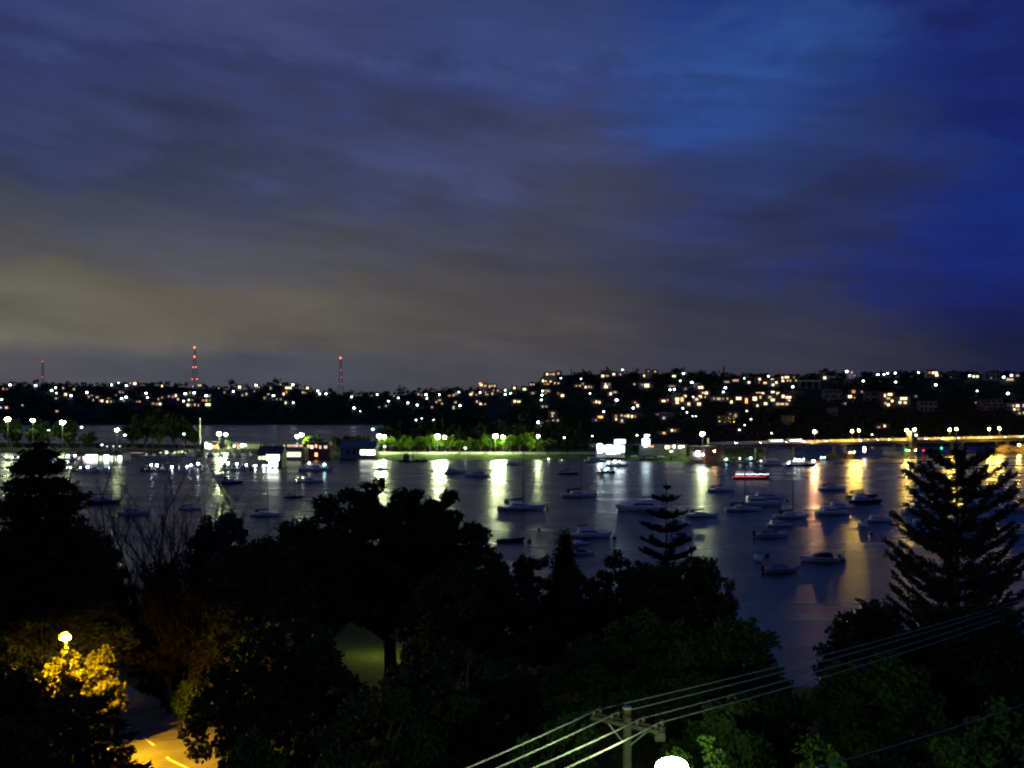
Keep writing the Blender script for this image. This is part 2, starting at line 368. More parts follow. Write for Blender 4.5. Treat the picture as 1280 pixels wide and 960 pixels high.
# street on the slope
def ribbon(name, m, line, off0, off1, lift, label, step=2.0, dash=None):
    pts = []
    for (a, b) in zip(line, line[1:]):
        d = math.dist(a, b); k = max(1, int(d / step))
        pts += [(a[0] + (b[0] - a[0]) * i / k, a[1] + (b[1] - a[1]) * i / k) for i in range(k)]
    pts.append(line[-1]); b = MB(); n = len(pts); L, Rr = [], []
    for i, p in enumerate(pts):
        q, r = pts[max(0, i - 1)], pts[min(n - 1, i + 1)]
        dx, dy = r[0] - q[0], r[1] - q[1]; l = math.hypot(dx, dy); nx, ny = dy / l, -dx / l
        c = h_near(*p); ez = []
        for off in (-4.5, 5.0): ez.append(0.5 * c + 0.5 * max(c, h_near(p[0] + nx * off, p[1] + ny * off)) + 0.12)
        for off, dst in ((off0, L), (off1, Rr)):
            dst.append((p[0] + nx * off, p[1] + ny * off, ez[0] + (ez[1] - ez[0]) * (off + 4.5) / 9.5 + lift))
    b.add(L + Rr, [(i, i + 1, n + i + 1, n + i) for i in range(n - 1) if dash is None or (i // dash) % 2 == 0])
    return tag(b.build(name, m), label, kind='structure')
LINE = [(2, 38), (-8, 49), (-16, 58), (-22.3, 65.5), (-28.5, 76), (-37, 90), (-52, 112)]
ribbon('street', mat('lightened asphalt', (0.17, 0.165, 0.155), 0.9, (0.09, 0.088, 0.08), 0.35, 0, 0.35), LINE, -4.5, 5.0, 0.0, 'steep asphalt street glowing amber under the street lamp')  # asphalt colour lightened to strengthen the lamp light falling on it
ribbon('lane_marking', PAINT, LINE, -0.1, 0.1, 0.012, 'white centre line painted on the amber lit street', 1.0, 4)
ribbon('edge_marking', PAINT, LINE, -2.9, -2.72, 0.012, 'white parking line painted on the amber lit street', 1.0, 5)
# ------------------------------------------------------------------ lamps
MERC = emit('mercury lamp glass', (0.84, 1.0, 0.5), 680)
MERC2 = emit('weak mercury lamp glass', (0.84, 1.0, 0.5), 190)
SOD = emit('sodium lamp glass', (1.0, 0.64, 0.1), 2600)
PINKL = emit('orange lamp glass', (1.0, 0.56, 0.25), 2600)
COOL = emit('cool white lamp glass', (0.78, 0.9, 1.0), 70)
HILLC = emit('cool hill lamp glass', (0.66, 0.86, 1.0), 22)
HILLG = emit('greenish hill lamp glass', (0.72, 1.0, 0.82), 18)
HILLV = emit('violet hill lamp glass', (0.68, 0.66, 1.0), 34)
HILLW = emit('warm hill lamp glass', (1.0, 0.85, 0.6), 12)
REDB = emit('red beacon glass', (1.0, 0.12, 0.05), 6)
REDD = emit('dim red beacon glass', (1.0, 0.08, 0.06), 1.6)
NAVR = emit('red navigation glass', (1.0, 0.02, 0.03), 6)
NAVG = emit('green navigation glass', (0.05, 1.0, 0.25), 8)
SODN = emit('near sodium lamp glass', (1.0, 0.5, 0.004), 12500)
MERN = emit('near mercury lamp glass', (0.72, 1.0, 0.42), 420)
DIMW = emit('dim cool lamp glass', (0.8, 0.95, 1.0), 8)
def lamp(x, y, z0, z1, r, m, label, group=None, arm=0.0, name='street_lamp', cat='street lamp', pole=None, capw=0.62, capz=0.62, rz=0.72):
    """pole from z0 to z1 with a short bracket and a glass lantern of radius r"""
    t = empty(name, (x, y, z0), 0, label, cat, group); h = z1 - z0; pr = pole or max(0.09, r * 0.16)
    b = MB(); b.path([(0, 0, 0), (0, 0, h * 0.5), (0, 0, h - (0.3 if arm else r * 0.7))], [pr * 1.4, pr * 1.1, pr * 0.8], 6)
    if arm: b.path([(0, 0, h - 0.35), (arm * 0.3, 0, h + r * 0.5), (arm, 0, h + r * 0.62)], [pr * 0.8, pr * 0.7, pr * 0.6], 5)
    b.build('pole', STEEL, t)
    c = MB(); c.ball((arm, 0, h + r * capz), r * capw, r * capw, r * 0.16, 12, 4); c.build('lamp_cap', STEEL, t)
    g = MB(); g.ball((arm, 0, h), r, r, r * rz, 12, 6); g.build('lamp_head', m, t)
    return t
# ------------------------------------------------------------------ lit houses on the hills
ECOL = {'w': (1.0, 0.72, 0.40), 'o': (1.0, 0.45, 0.14), 'c': (0.86, 0.95, 1.0), 'y': (0.82, 0.9, 0.38), 'p': (1.0, 0.55, 0.42), 'g': (0.6, 1.0, 0.6)}
def winmat(c):
    k = c.lower(); st = (3.2 if c.isupper() else 1.0)
    return emit('lit window ' + c, ECOL[k], st)
# each house: list of lit windows (px, py, width, height, colour); capital = bright
HL = [
 [(4,486,3,3,'o'),(8.5,486.5,2,2,'o')],[(1,509.5,3,3,'c'),(8,509.5,4,3,'O')],[(28,506.5,3,2,'w')],[(79,485,2.4,3,'w')],[(92.5,486.5,3,3,'w')],[(82,493,4,4,'W')],[(70,498,3,2,'y')],[(71,514,4,3,'w')],
 [(111,496,2.5,3,'o')],[(114,494.5,4,2,'w')],[(116.5,500,2,3,'y')],[(121.5,496.5,4,3,'w')],[(127.5,501,4,4,'W'),(124.5,500.5,2,2,'p')],[(134,502,3,3,'W'),(135.5,498,2,2,'o')],[(138.5,502,2.5,3,'w')],[(149.8,490,2.5,2.5,'w'),(153.5,490.5,2,2,'w')],[(155,501,2,3,'w')],[(145,494,1.5,2,'w')],
 [(168.5,479.5,5,4,'W')],[(163,479,2.5,3,'p')],[(202.5,482.5,2.5,3.5,'W')],[(174.5,502,3,2.5,'p'),(171,502,2,2,'o')],[(191.5,504.5,4,3,'o')],[(198,499,2,3,'w')],[(200,505,4,4,'W'),(196,505,2.5,3,'p')],[(202.5,497,2.5,2.5,'o')],[(211,495.5,2,3,'w')],[(216,496,2,3,'w'),(219.8,494.5,3,4,'W')],[(222.5,499,3.5,3.5,'w')],
 [(236,500,3,3,'W'),(240.5,500,1.5,2,'o')],[(237.5,491,2,3,'p')],[(249.5,481.7,6,3.5,'w')],[(241,483,2,3,'c')],[(235,506.2,4,4,'W'),(238.5,506,1.2,4,'y')],[(243.5,506,3,3.5,'w')],[(248,506.5,2,3.5,'w')],[(254,500.5,4,3,'o'),(258,500.5,3,4,'w')],[(261.5,500.5,2.5,3,'w')],[(260,505.8,8,4,'Y')],[(261.5,495,1.5,3,'w')],
 [(299.5,484,4.5,5,'W')],[(303,494,2.2,3,'w'),(308,492.5,3,4,'w')],[(273.5,485,2,2,'w')],[(280.5,490.5,2,3,'o')],[(318,489,2,2,'o')],
 [(322.5,483.5,3.5,2,'w')],[(338.2,485.2,2,4,'w')],[(350.5,480.5,2,2.5,'y')],[(360.5,484.8,10,3.5,'W')],[(354.5,492.5,3,4,'W'),(358,490,2.5,5,'o')],[(335.5,492.7,4,2,'w')],[(330.5,497.5,2,3.5,'w')],[(346,499,2,2.5,'p')],[(351,499,2,2.5,'w')],[(378.5,490.5,3,3,'w'),(381.5,491,2,2,'w')],[(384.3,485,4,4,'W')],[(357,503.5,2.2,4,'Y')],
 [(464.5,494.5,2,1.5,'o')],[(474,509,2,2,'p')],[(482.5,507.5,3,2.5,'o')],[(492.5,495,2,2,'w')],[(523,493,3,2.5,'w')],[(527,493.5,1.5,2,'o')],[(561.8,494.5,4,2.5,'o')],[(567,494,3,3,'y'),(570,492.3,2,3,'y')],[(545.5,502.5,3,3,'o'),(549.5,500.2,5,2,'w')],[(552.5,504.5,3,2,'y')],[(540,509,3,2.5,'p')],[(569.5,503,4,3,'w')],[(567,509.5,3,5,'y')],[(588.5,493,4,3.5,'W'),(590.5,491,3,3,'w')],[(595.5,493.5,3,2,'o')],
 [(601.5,481.2,4.5,4,'W'),(606.5,482.3,4,3.5,'w')],[(612,483,3,4.5,'w'),(615,482.2,2.5,3,'w'),(618.3,482.3,3,4,'w')],[(608.5,493,5,2.5,'o')],[(607,490.5,2,2,'w')],[(615.5,492,3,4,'w'),(617,488,2,2,'w')],[(622.3,488.2,2.5,2.5,'w')],[(596.2,502,3,3.5,'w')],[(600.5,504.7,3,3,'W'),(602.5,505.5,2,2.5,'w')],[(606.5,505.2,2.5,2.5,'o')],[(611,510,4,3.5,'W'),(611,513,2,2,'y')],[(615.8,512,2.5,3.5,'o')],[(620,514.5,3,3.5,'W')],[(617,518,3,3.5,'Y')],[(625.5,503.5,8,9,'o'),(622.5,503.5,3,3,'w')],[(632.5,505.2,3,4,'W')],[(637,501.5,6,5.5,'W')],
]
HR = [
 [(643,485,3.5,3.5,'W')],[(655.5,486.5,5,3.5,'W')],[(663.5,480.5,3,2.5,'w'),(667,480.5,2.5,2.5,'w')],[(684,467.8,3.5,3,'W'),(688.5,467.8,4,2,'w'),(692,467.8,3.5,3,'w')],[(698,466.8,4,3.5,'p')],[(679,476,3.5,4,'W'),(682.8,475.5,3.5,4,'W')],[(687,474,3,2.5,'w'),(688.3,476.8,3,3,'O')],[(684.5,480,5,2.5,'o'),(680.5,480,2,2,'o')],[(693.5,478.8,3,3,'w'),(698,479,3,2.5,'w')],
 [(666,491.5,4,2.5,'w')],[(684,489,7,3,'w')],[(682,491.5,2,2,'y')],[(698.2,492,2.5,3,'w')],[(703,494.5,5,4,'W')],[(643.5,501.7,4,4,'W'),(648.5,502,5,2.5,'Y')],[(678.5,508.2,3,2.5,'w'),(683,508.2,2.2,2.5,'w')],[(691,516.5,5,3,'w'),(690.5,520,2.5,4,'w')],[(680.3,530,5,4,'W')],[(684,526.8,2.5,2,'w')],[(697.3,525.5,3,3,'w')],[(691.5,525.5,2.5,2,'y')],
 [(720.5,482.3,3.5,2,'o'),(725,482.2,3,2.5,'w')],[(728.5,480,2.5,3,'w')],[(732,484,3,3.5,'W'),(736,483.5,3,3,'w'),(739.2,484,2,2.5,'w')],[(753.5,470,4.5,4,'W'),(759,469.8,5,2,'w')],[(751,469.8,2,2,'w')],[(767.2,467.8,4,3.5,'W')],[(775.3,468,3,2.5,'p')],[(757.5,483.5,6,4,'W'),(757,480.5,2.5,3,'W'),(761.5,480.5,2,3,'w')],[(793,480.2,3,2.5,'w')],[(768,490.2,7,2.5,'w')],[(763.3,492.3,3.5,4,'W')],
 [(742.3,503,2,2.5,'o'),(745.5,502.3,3,4,'W'),(749.3,503,3,4,'W')],[(750.5,521.3,8,3.5,'O')],[(745,525,2,2.5,'w')],[(770,520,4,3,'o'),(777,520,3,5,'w'),(781,520,3,3,'w'),(785,520,4,4.5,'W'),(790,520.5,3.5,4,'W'),(794,520.5,2,3,'w')],[(770.2,524,2.5,3.5,'W')],[(777.5,526,3.5,5,'w')],[(794,503.5,4,3,'y')],[(797,507,3.5,4.5,'W')],
 [(808,469.7,9.5,3.5,'W')],[(803,481,2,3,'w'),(808.5,482,7.5,6,'W')],[(819,464.5,3.5,3,'o')],[(810.5,464,2,2,'p')],[(842.5,470.2,5.5,3,'Y')],[(857,486,2,2.5,'w')],[(872.5,481.3,5,2.5,'w')],[(875.8,484.3,8,4,'W')],[(882.8,491.3,5,4.5,'W'),(878.5,491,3,2,'O')],[(875.3,495.7,5,4,'W')],[(881.3,496.2,2.5,2.5,'w')],[(871,499.3,4.5,3.5,'O')],[(873.8,505,5.5,4.5,'W')],[(861,505,4,4.5,'W')],[(856.3,495.2,4.5,3.5,'W')],[(829.5,501.2,6,3,'W'),(834.5,500,3,2.5,'o')],[(846.5,499,6,5,'W'),(852.5,499.3,4.5,7,'O'),(846.5,503.2,5,3.5,'W')],[(840,482.6,9,1.2,'p')],
 [(892.5,498.3,2.5,3,'w'),(898.5,498.5,6,3.5,'w'),(904,498.5,2,3,'o')],[(909,498.3,3.5,3.5,'w')],[(914.3,502.5,3.5,4.5,'Y')],[(924.5,498,11,4.5,'W')],[(933,501,4,9,'O')],[(936.2,478,4,3.5,'W')],[(908.5,477.3,7,2,'w')],[(919.5,475.6,9,3,'p')],[(949.5,474,3.5,3.5,'W'),(950,478,4,3,'w')],[(957.5,478.6,8,3,'O')],[(950,491.8,13,3.2,'W')],[(943.5,498.3,6.5,6.5,'W'),(950.5,496.5,3.5,5,'w')],[(957.8,497.5,4,5,'w')],[(957,504.5,5,4,'Y')],[(946.8,507,3.2,3,'W')],
 [(829.5,518.3,6,3.5,'W'),(836,518,4,2,'p')],[(823,518,4,1.5,'p')],[(829.8,522.5,3,3.5,'c')],[(840,538,3.5,3.5,'W'),(844,538.2,3,2.5,'o')],[(830,541.3,4.5,2.5,'O')],[(825.3,541,1.5,2,'o')],[(919.5,519.5,3,5,'w')],[(912.7,517.3,2,2,'y')],
 [(965.5,475,5,4,'W'),(963,478.8,4,2.5,'o')],[(970.5,478.2,3.5,3.5,'W'),(966.3,481,4,3.5,'W')],[(978,472,3,3,'W'),(983.5,471.6,7,3.2,'W'),(992.5,471.8,2,2.5,'o'),(978.5,476,4,3.5,'W'),(984.5,475.7,3.5,2.5,'w'),(988,475.8,3,2.5,'w'),(995,475.7,3,2.3,'w')],[(1031,472.3,4.5,4.5,'W')],[(1061.5,469.3,6,3.2,'W')],[(1064.8,465.7,3,2.8,'p')],[(1068.6,469.3,2.2,2.2,'w')],[(965.3,490.2,3.5,3.5,'W')],[(972.3,492.2,4.5,4.5,'W')],[(979,495.5,4.5,5,'W'),(985.5,496.7,9,3.5,'W'),(985.5,501.2,6,4,'W')],[(962.5,496.5,5,4,'w'),(966,500,6,4,'Y')],[(972.5,505,6,4,'w'),(983.5,505,5,4,'w'),(978,505,5,2.5,'O')],
 [(1062.5,495.7,6,4.5,'W'),(1068,497,3,2,'o')],[(1067,489.5,5.5,5,'o')],[(1077.5,489.8,2.2,2.2,'w')],[(1056.5,504.5,2.2,2.2,'y')],[(1093,495.6,3,4,'o'),(1098,495.6,3,4,'o')],[(1106.2,494.5,3,5,'W'),(1112.5,493,7.5,4,'W'),(1110.5,498,6,3,'w'),(1107,504,4,4,'w'),(1115.3,501.2,4,4,'W'),(1110.5,506,4.5,4,'W')],[(1129.5,498.2,11,4.2,'W'),(1125,503,4.5,4,'W'),(1131.5,503.3,4.5,3.5,'W')],[(1105.8,532.5,3.2,3.5,'W')],[(1098.5,534,4.5,2,'p')],
 [(1162,465.7,3.5,2.5,'o'),(1168.5,466,9,3.5,'W'),(1171,469,5,4,'W')],[(1217.2,470.6,4.5,3.2,'Y'),(1221.8,470.6,3.8,3,'Y')],[(1272,469.5,4.5,3.2,'p')],[(1262.5,474.3,11,3.8,'w')],[(1220.5,503.3,4,2.2,'o')],[(1246,507,3,3,'w'),(1251,506.8,5.5,3.5,'W')],[(1266.5,507.2,3,3.2,'w'),(1272,507.2,5.5,4,'W'),(1268,511.7,3.5,3.2,'W'),(1272.5,511.8,4,3.2,'p')],[(1274.3,516.5,3.5,3,'p'),(1279.5,516,2.5,4,'g')],[(1279.3,507,2.5,5,'c')],[(1145,495.3,1.8,1.8,'c')],
]
# dark, unlit buildings that show as pale shapes: (px0, px1, py top, py bottom, storeys)
HD = [(1030,1053,487,505,3),(897,919,520,531,2),(978,993,520,536,3),(1036,1048,510,520,2),(1082,1104,490,503,2),(1225,1254,500,513,3),(1150,1172,502,515,2),(825,838,518,524,1),(1186,1200,466,474,1),(1232,1250,466,476,1)]
LAMPS_L = [(12,481,2.3,'c'),(44,482,2.2,'c'),(64,488,2.4,'c'),(69,484.5,1.9,'c'),(88.3,494.5,2.3,'c'),(108,490.5,2.4,'c'),(139,481,1.9,'c'),(147.5,478.5,1.3,'g'),(157.5,482,1.9,'c'),(151.5,498,2.3,'c'),(157,496.5,2.4,'c'),(1.5,499.5,1.9,'g'),(70,491.3,1.5,'w'),(182,491.5,2.3,'c'),(183.7,497,2,'w'),(231,492,2.6,'c'),(242.2,491,2.6,'c'),(257,494.5,2.5,'c'),(291,489.3,2,'c'),(319.5,481.5,2.2,'c'),(229,501.3,1.7,'c'),(365.5,481,2.3,'c'),(341.3,494.5,2.5,'c'),(366,503.3,1.8,'g'),(396.7,488.7,1.9,'c'),(399,492.3,2.1,'c'),(407,492.2,2.1,'c'),(439,496,1.9,'g'),(442,510,2.3,'c'),(471,493.2,1.6,'g'),(449.7,514,1.3,'w'),
 (485,501.5,1.5,'g'),(497.3,497.3,1.7,'g'),(509.3,503.5,2,'g'),(521,506.2,2,'c'),(532,493.3,2.5,'c'),(533,498,1.5,'g'),(548.6,493.2,1.8,'g'),(573,490,1.9,'g'),(574.3,507,2.1,'c'),(599.5,490.7,1.8,'g'),(631,487.7,1.7,'g'),(631,493,2.1,'g'),(637.8,492,2.2,'g'),(519.4,525,1.8,'g'),(526.5,523,1.2,'g'),(541,525,1.8,'g'),(587.5,533.5,1.2,'c')]
LAMPS_R = [(700,472.7,1.5,'g'),(677,488.7,1.7,'g'),(676.3,493.8,2.1,'g'),(675.5,500,2,'g'),(725,473.5,1.3,'g'),(736.3,491.8,1.5,'g'),(777,462.3,1.7,'g'),(769.5,500,2.9,'v'),(753.3,514.5,1.9,'c'),(790.2,510,2.3,'c'),(671.5,527.8,3.1,'v'),(704,547,2,'g'),(739,545,1.4,'g'),(794.8,544,1.7,'g'),(853.3,466.8,2.5,'g'),(849.3,476,1.6,'g'),(863.6,478,2.4,'v'),(836.3,487.3,2.1,'g'),(841.8,486.6,2.1,'c'),(865.2,496.2,1.5,'c'),(852.4,510.3,1.7,'g'),(905.4,484.7,2.3,'v'),(902.8,490,1.8,'g'),(857.3,515.5,1.3,'g'),(929.3,473,1.4,'g'),(864.5,520.2,0.9,'c'),(868.5,520.2,0.9,'c'),(932.2,513.7,1.7,'w'),(937.3,524,1.7,'w'),(929.3,531.3,1.5,'w'),(922.8,537.3,1.9,'w'),(959.5,470.3,2,'c'),
 (989.8,483.5,2.4,'g'),(1031,468.5,1.2,'g'),(1057.4,464.2,2.6,'v'),(1078,476.2,2.3,'g'),(1096.3,468.2,2.3,'c'),(1104,468,1.9,'c'),(1108.6,466.5,2,'c'),(1118,466.3,2,'c'),(1118.5,477.5,1.9,'c'),(1147,465.6,1.6,'g'),(1168.6,481,2.6,'c'),(1210.8,469.6,1.9,'c'),(1220.3,488.6,1.6,'g'),(1253.3,471.3,2.4,'c'),(1263.2,469.2,2.3,'c'),(1258.6,491.8,3,'c'),(965.7,490,1.5,'w'),(963,541.5,1.6,'w'),(1088.5,543.2,1.7,'w')]
ORD = ['first','second','third','fourth','fifth','sixth','seventh','eighth','ninth','tenth','eleventh','twelfth','thirteenth','fourteenth','fifteenth','sixteenth','seventeenth','eighteenth','nineteenth','twentieth','twenty-first','twenty-second','twenty-third','twenty-fourth','twenty-fifth','twenty-sixth','twenty-seventh','twenty-eighth','twenty-ninth','thirtieth','thirty-first','thirty-second','thirty-third','thirty-fourth','thirty-fifth']
SECT_L = [(54, 'left of shortest red mast'), (244, 'between shortest and tallest masts'), (427, 'between the two taller masts'), (599, 'between middle mast and red beacon'), (9999, 'just right of red beacon')]
SECT_R = [(714, 'left of the skyline spire tree'), (800, 'just right of skyline spire tree'), (905, 'just left of skyline conifer'), (1000, 'between skyline conifer and pavilion'), (1143, 'between pavilion and bridge tower'), (9999, 'right of the bridge tower')]
def sect(px, tab):
    for lim, s in tab:
        if px < lim: return s
COUNT = {}
def nth(key):
    COUNT[key] = COUNT.get(key, 0) + 1
    return ORD[COUNT[key] - 1] if COUNT[key] <= len(ORD) else 'last'
NUM = {1: 'one', 2: 'two', 3: 'three', 4: 'four', 5: 'five', 6: 'six', 7: 'seven'}
KEEP = []          # (px, py, half size, Y): what trees in front must not hide
WALLS = [RENDER_W, RENDER_C, BRICK, RENDER_C, SAND_ST]
rng = random.Random(11)
CN = {'w': 'warm', 'o': 'orange', 'c': 'white', 'y': 'yellow', 'p': 'pink', 'g': 'green'}
def house(wins, tab, left):
    x0 = min(w[0] - w[2] / 2 for w in wins); x1 = max(w[0] + w[2] / 2 for w in wins)
    y0 = min(w[1] - w[3] / 2 for w in wins); y1 = max(w[1] + w[3] / 2 for w in wins)
    px = (x0 + x1) / 2
    Y = march(px, y1, 2240 if left else 960, dz=1.2)
    if Y is None: Y = 2960 if left else 1400
    X = XofPX(px, Y); g = min(max(h_right(px, Y), h_left(px, Y), 0.5), CAMZ - (y1 - HY) / F * Y - 0.9)
    bright = max(wins, key=lambda w: w[2] * w[3] * (3 if w[4].isupper() else 1))
    n = len(wins); s = sect(px, tab); c = CN[bright[4].lower()]
    key = (s, n, c)
    lab = f"house, {NUM[n]} {c} lit window{'s' if n > 1 else ''}, {nth(key)} such from left, {s}"
    g = max(g, CAMZ - (y1 - HY) / F * Y - 4.2)
    t = empty('house', (X, Y, g), 0, lab, 'house', 'lit houses on the hills')
    m = F / Y; pad = rng.uniform(1.4, 3.4); hw0, hw1 = (x0 - px) / m - pad, (x1 - px) / m + pad * rng.uniform(0.6, 1.5)
    top = CAMZ - (y0 - HY) / m - g + rng.uniform(0.5, 1.0); wallm = rng.choice(WALLS)
    b = MB(); b.box(hw0, hw1, 0, 8, -3, top); b.build('wall', wallm, t)
    b = MB()
    if rng.random() < 0.7: b.hip(hw0, hw1, 0, 8, top + 0.003, rng.uniform(1.2, 2.2), 0.5)
    else: b.box(hw0 - 0.5, hw1 + 0.5, -0.6, 8.4, top + 0.003, top + 0.35)
    b.build('roof', rng.choice([TILE, SLATE, TILE]), t)
    for (wx, wy, ww, wh, c) in wins:
        cx, cz = (wx - px) / m, CAMZ - (wy - HY) / m - g; a, bb = ww / m / 2 * 0.8, wh / m / 2 * 0.68
        w = MB(); k = max(1, round(ww / 2.6)); g_ = 0.34 / m          # glazed bays between solid mullions
        for q in range(k): w.box(cx - a + 2 * a * q / k + g_, cx - a + 2 * a * (q + 1) / k - g_, -0.06, -0.003, cz - bb, cz + bb)
        w.build('window', winmat(c), t)
        KEEP.append((wx, wy, max(ww, wh) / 2 + 0.6, Y))
    if hw1 - hw0 > 7:
        w = MB(); z = max(0.6, top - 2.0)
        w.box(hw1 - 1.9, hw1 - 0.7, -0.05, -0.003, z, z + 1.2); w.build('window', GLASSD, t)
    return t
for tab, lst, left in ((SECT_L, HL, True), (SECT_R, HR, False)):
    for wins in sorted(lst, key=lambda w: sum(min(k[0] for k in w) for _ in (0,))): house(wins, tab, left)
GREYW = mat('dark grey render wall', (0.16, 0.15, 0.16), 0.85, (0.09, 0.085, 0.09), 0.15)
for (x0, x1, ytop, ybot, st) in sorted(HD):
    px = (x0 + x1) / 2; Y = march(px, ybot, 960) or 1380; m = F / Y; X = XofPX(px, Y); g = max(h_right(px, Y), 0.5)
    s = sect(px, SECT_R)
    t = empty('apartment_block', (X, Y, g), 0, f"unlit pale block of {NUM[st]} storeys, {nth(('d', s, st))} such from left, {s}", 'building', 'unlit buildings on the hill')
    hw = (x1 - x0) / m / 2; H = (ybot - ytop) / m
    b = MB(); b.box(-hw, hw, 0, 9, -3, H); b.build('wall', GREYW, t)
    b = MB(); b.box(-hw - 0.4, hw + 0.4, -0.5, 9.4, H + 0.003, H + 0.4); b.build('roof', SLATE, t)
    for i in range(st):
        z0 = H * (i + 0.3) / st
        for k in range(4):
            x = -hw + 2 * hw * (k + 0.3 + 0.5 * rng.random()) / 4; w = MB(); w.box(x - hw * 0.1 * rng.uniform(0.7, 1.6), x + hw * 0.14, -0.05, -0.003, z0, z0 + H / st * 0.5); w.build('window', GLASSD, t)
        if i: w = MB(); w.box(-hw * 0.96, hw * 0.96, -1.3, -0.004, H * i / st - 0.12, H * i / st + 0.1); w.build('balcony', RENDER_W, t)
    KEEP.append((px, ytop + 2, (x1 - x0) / 3, Y))
LM = {'c': HILLC, 'g': HILLG, 'v': HILLV, 'w': HILLW}
LN = {'c': 'white', 'g': 'greenish white', 'v': 'violet white', 'w': 'warm white'}
for tab, lst, left in ((SECT_L, LAMPS_L, True), (SECT_R, LAMPS_R, False)):
    for (px, py, r, c) in sorted(lst):
        Y = march(px, py, 2240 if left else 960, dz=7.0)
        if Y is None: Y = 2930 if left else 1390
        X = XofPX(px, Y); z1 = CAMZ - (py - HY) / F * Y; g = min(max(h_right(px, Y), h_left(px, Y), 0.3), z1 - 3)
        s = sect(px, tab)
        lamp(X, Y, g, z1, r * 0.5 * Y / F, LM[c], f"{LN[c]} street lamp, {nth(('lamp', s, c))} such from left, {s}", 'street lamps on the hills', 1.2)
        KEEP.append((px, py, r * 0.8, Y))
# open pavilion with columns on the right hill
Y = march(1013, 486) or 1370; g = h_right(1013, Y); m = F / Y
t = empty('pavilion', (XofPX(1013, Y), Y, g), 0, 'open flat roofed pavilion on tall columns high on the hill', 'pavilion')
b = MB(); b.box(-14, 14, 0, 9, 9.5, 11.2); b.build('roof', RENDER_W, t)
b = MB(); b.box(-14, 14, 0, 9, -2, 0.4); b.build('floor_slab', CONC, t)
for i in range(4):
    for yy in (0.6, 8): b = MB(); b.tube((-13 + i * 8.66, yy, 0.403), (-13 + i * 8.66, yy, 9.497), 0.4, None, 8); b.build('column', RENDER_W, t)
KEEP.append((1013, 480, 14, Y))
# ------------------------------------------------------------------ radio masts
def mast(px, ytop, ybase, w, lights, m, label):
    Y = 3060; z0 = max(h_left(px, Y), 0); z1 = CAMZ - (ytop - HY) / F * Y; h = z1 - z0
    t = empty('radio_mast', (XofPX(px, Y), Y, z0), 0, label, 'radio mast')
    b = MB(); nb = 9
    hw = lambda k: w * (1 - k) + 1.0 * k
    for sx in (-1, 1):
        for sy in (-1, 1):
            b.path([(sx * hw(k / nb), sy * hw(k / nb), h * k / nb) for k in range(nb + 1)], [0.4] * (nb + 1), 4)
    for k in range(nb):
        a, c = hw(k / nb), hw((k + 1) / nb)
        for s in (-1, 1):
            b.tube((-a, s * a, h * k / nb), (c, s * c, h * (k + 1) / nb), 0.16, None, 4); b.tube((a, s * a, h * k / nb), (-c, s * c, h * (k + 1) / nb), 0.16, None, 4)
            b.tube((s * a, -a, h * k / nb), (s * c, c, h * (k + 1) / nb), 0.16, None, 4)
    b.build('lattice', STEEL, t)
    for (lx, ly, r, mm) in lights:
        g = MB(); g.ball(((lx - px) / F * Y, -hw(0.5), CAMZ - (ly - HY) / F * Y - z0), r, r, r, 8, 6); g.build('beacon', mm, t)
mast(53.5, 451, 476, 3.5, [(53.5, 452, 2.0, REDD), (53.5, 471.5, 1.8, REDD)], REDD, 'shortest radio mast with two dim red lights on the far ridge')
mast(243.5, 433, 479, 8.5, [(243.7, 434.5, 2.9, REDB), (243.7, 446, 2.5, REDB), (242.2, 459, 1.6, REDB), (245.7, 459, 1.6, REDB), (240.8, 474, 1.7, REDB), (246.8, 474, 1.7, REDB)], REDB, 'tallest radio mast with bright stacked red lights on the far ridge')
mast(426, 446, 488, 8, [(425.8, 447.5, 2.6, REDB), (426.6, 462.5, 1.5, REDD), (427.4, 471.5, 1.4, REDD), (423.3, 480, 1.4, REDD), (428, 480, 1.4, REDD)], REDB, 'middle radio mast with one bright and several faint red lights')
Y = 2950; p = P(600.3, 479.5, Y); g = h_left(600, Y)
lamp(p[0], Y - 4, g, p[2], 3.6, REDB, 'red roof beacon on a post above the brightest far ridge house', None, 0, 'roof_beacon', 'beacon', 0.3)
# ------------------------------------------------------------------ the bridge
PA, PB = Vector((XofPX(903, 662), 662, 0)), Vector((XofPX(1345, 868), 868, 0))
BL = (PB - PA).length; BA = math.atan2(PB.y - PA.y, PB.x - PA.x); BD = (PB - PA) / BL; DZ = 11.6
def bs(px):      # distance along the bridge at column px
    k = (px - 640) / F; return (k * PA.y - PA.x) / (BD.x - k * BD.y)
def bw(s, off=0.0, z=0.0): q = PA + BD * s + Vector((-BD.y, BD.x, 0)) * off; return (q.x, q.y, z)
br = empty('bridge', PA, BA, 'long low concrete road bridge lit amber with traffic crossing it', 'bridge')
b = MB(); b.box(0, BL, 0, 13, DZ - 0.6, DZ); b.build('deck', ASPH, br)
b = MB(); b.box(0, BL, 0.6, 2.2, DZ - 2.3, DZ - 0.603); b.box(0, BL, 10.6, 12.2, DZ - 2.3, DZ - 0.603); b.build('girder', CONC, br)
b = MB()
b.box(0, BL, -0.35, -0.003, DZ + 0.003, DZ + 1.0)
for k in range(int(BL / 3)): b.box(k * 3 + 0.1, k * 3 + 0.25, -0.3, -0.15, DZ + 1.003, DZ + 1.3)
b.box(0, BL, -0.32, -0.13, DZ + 1.303, DZ + 1.4); b.build('near_railing', mat('whitened rail', (0.8, 0.78, 0.74), 0.7), br)  # railing whitened in colour to carry the bright line of traffic lights
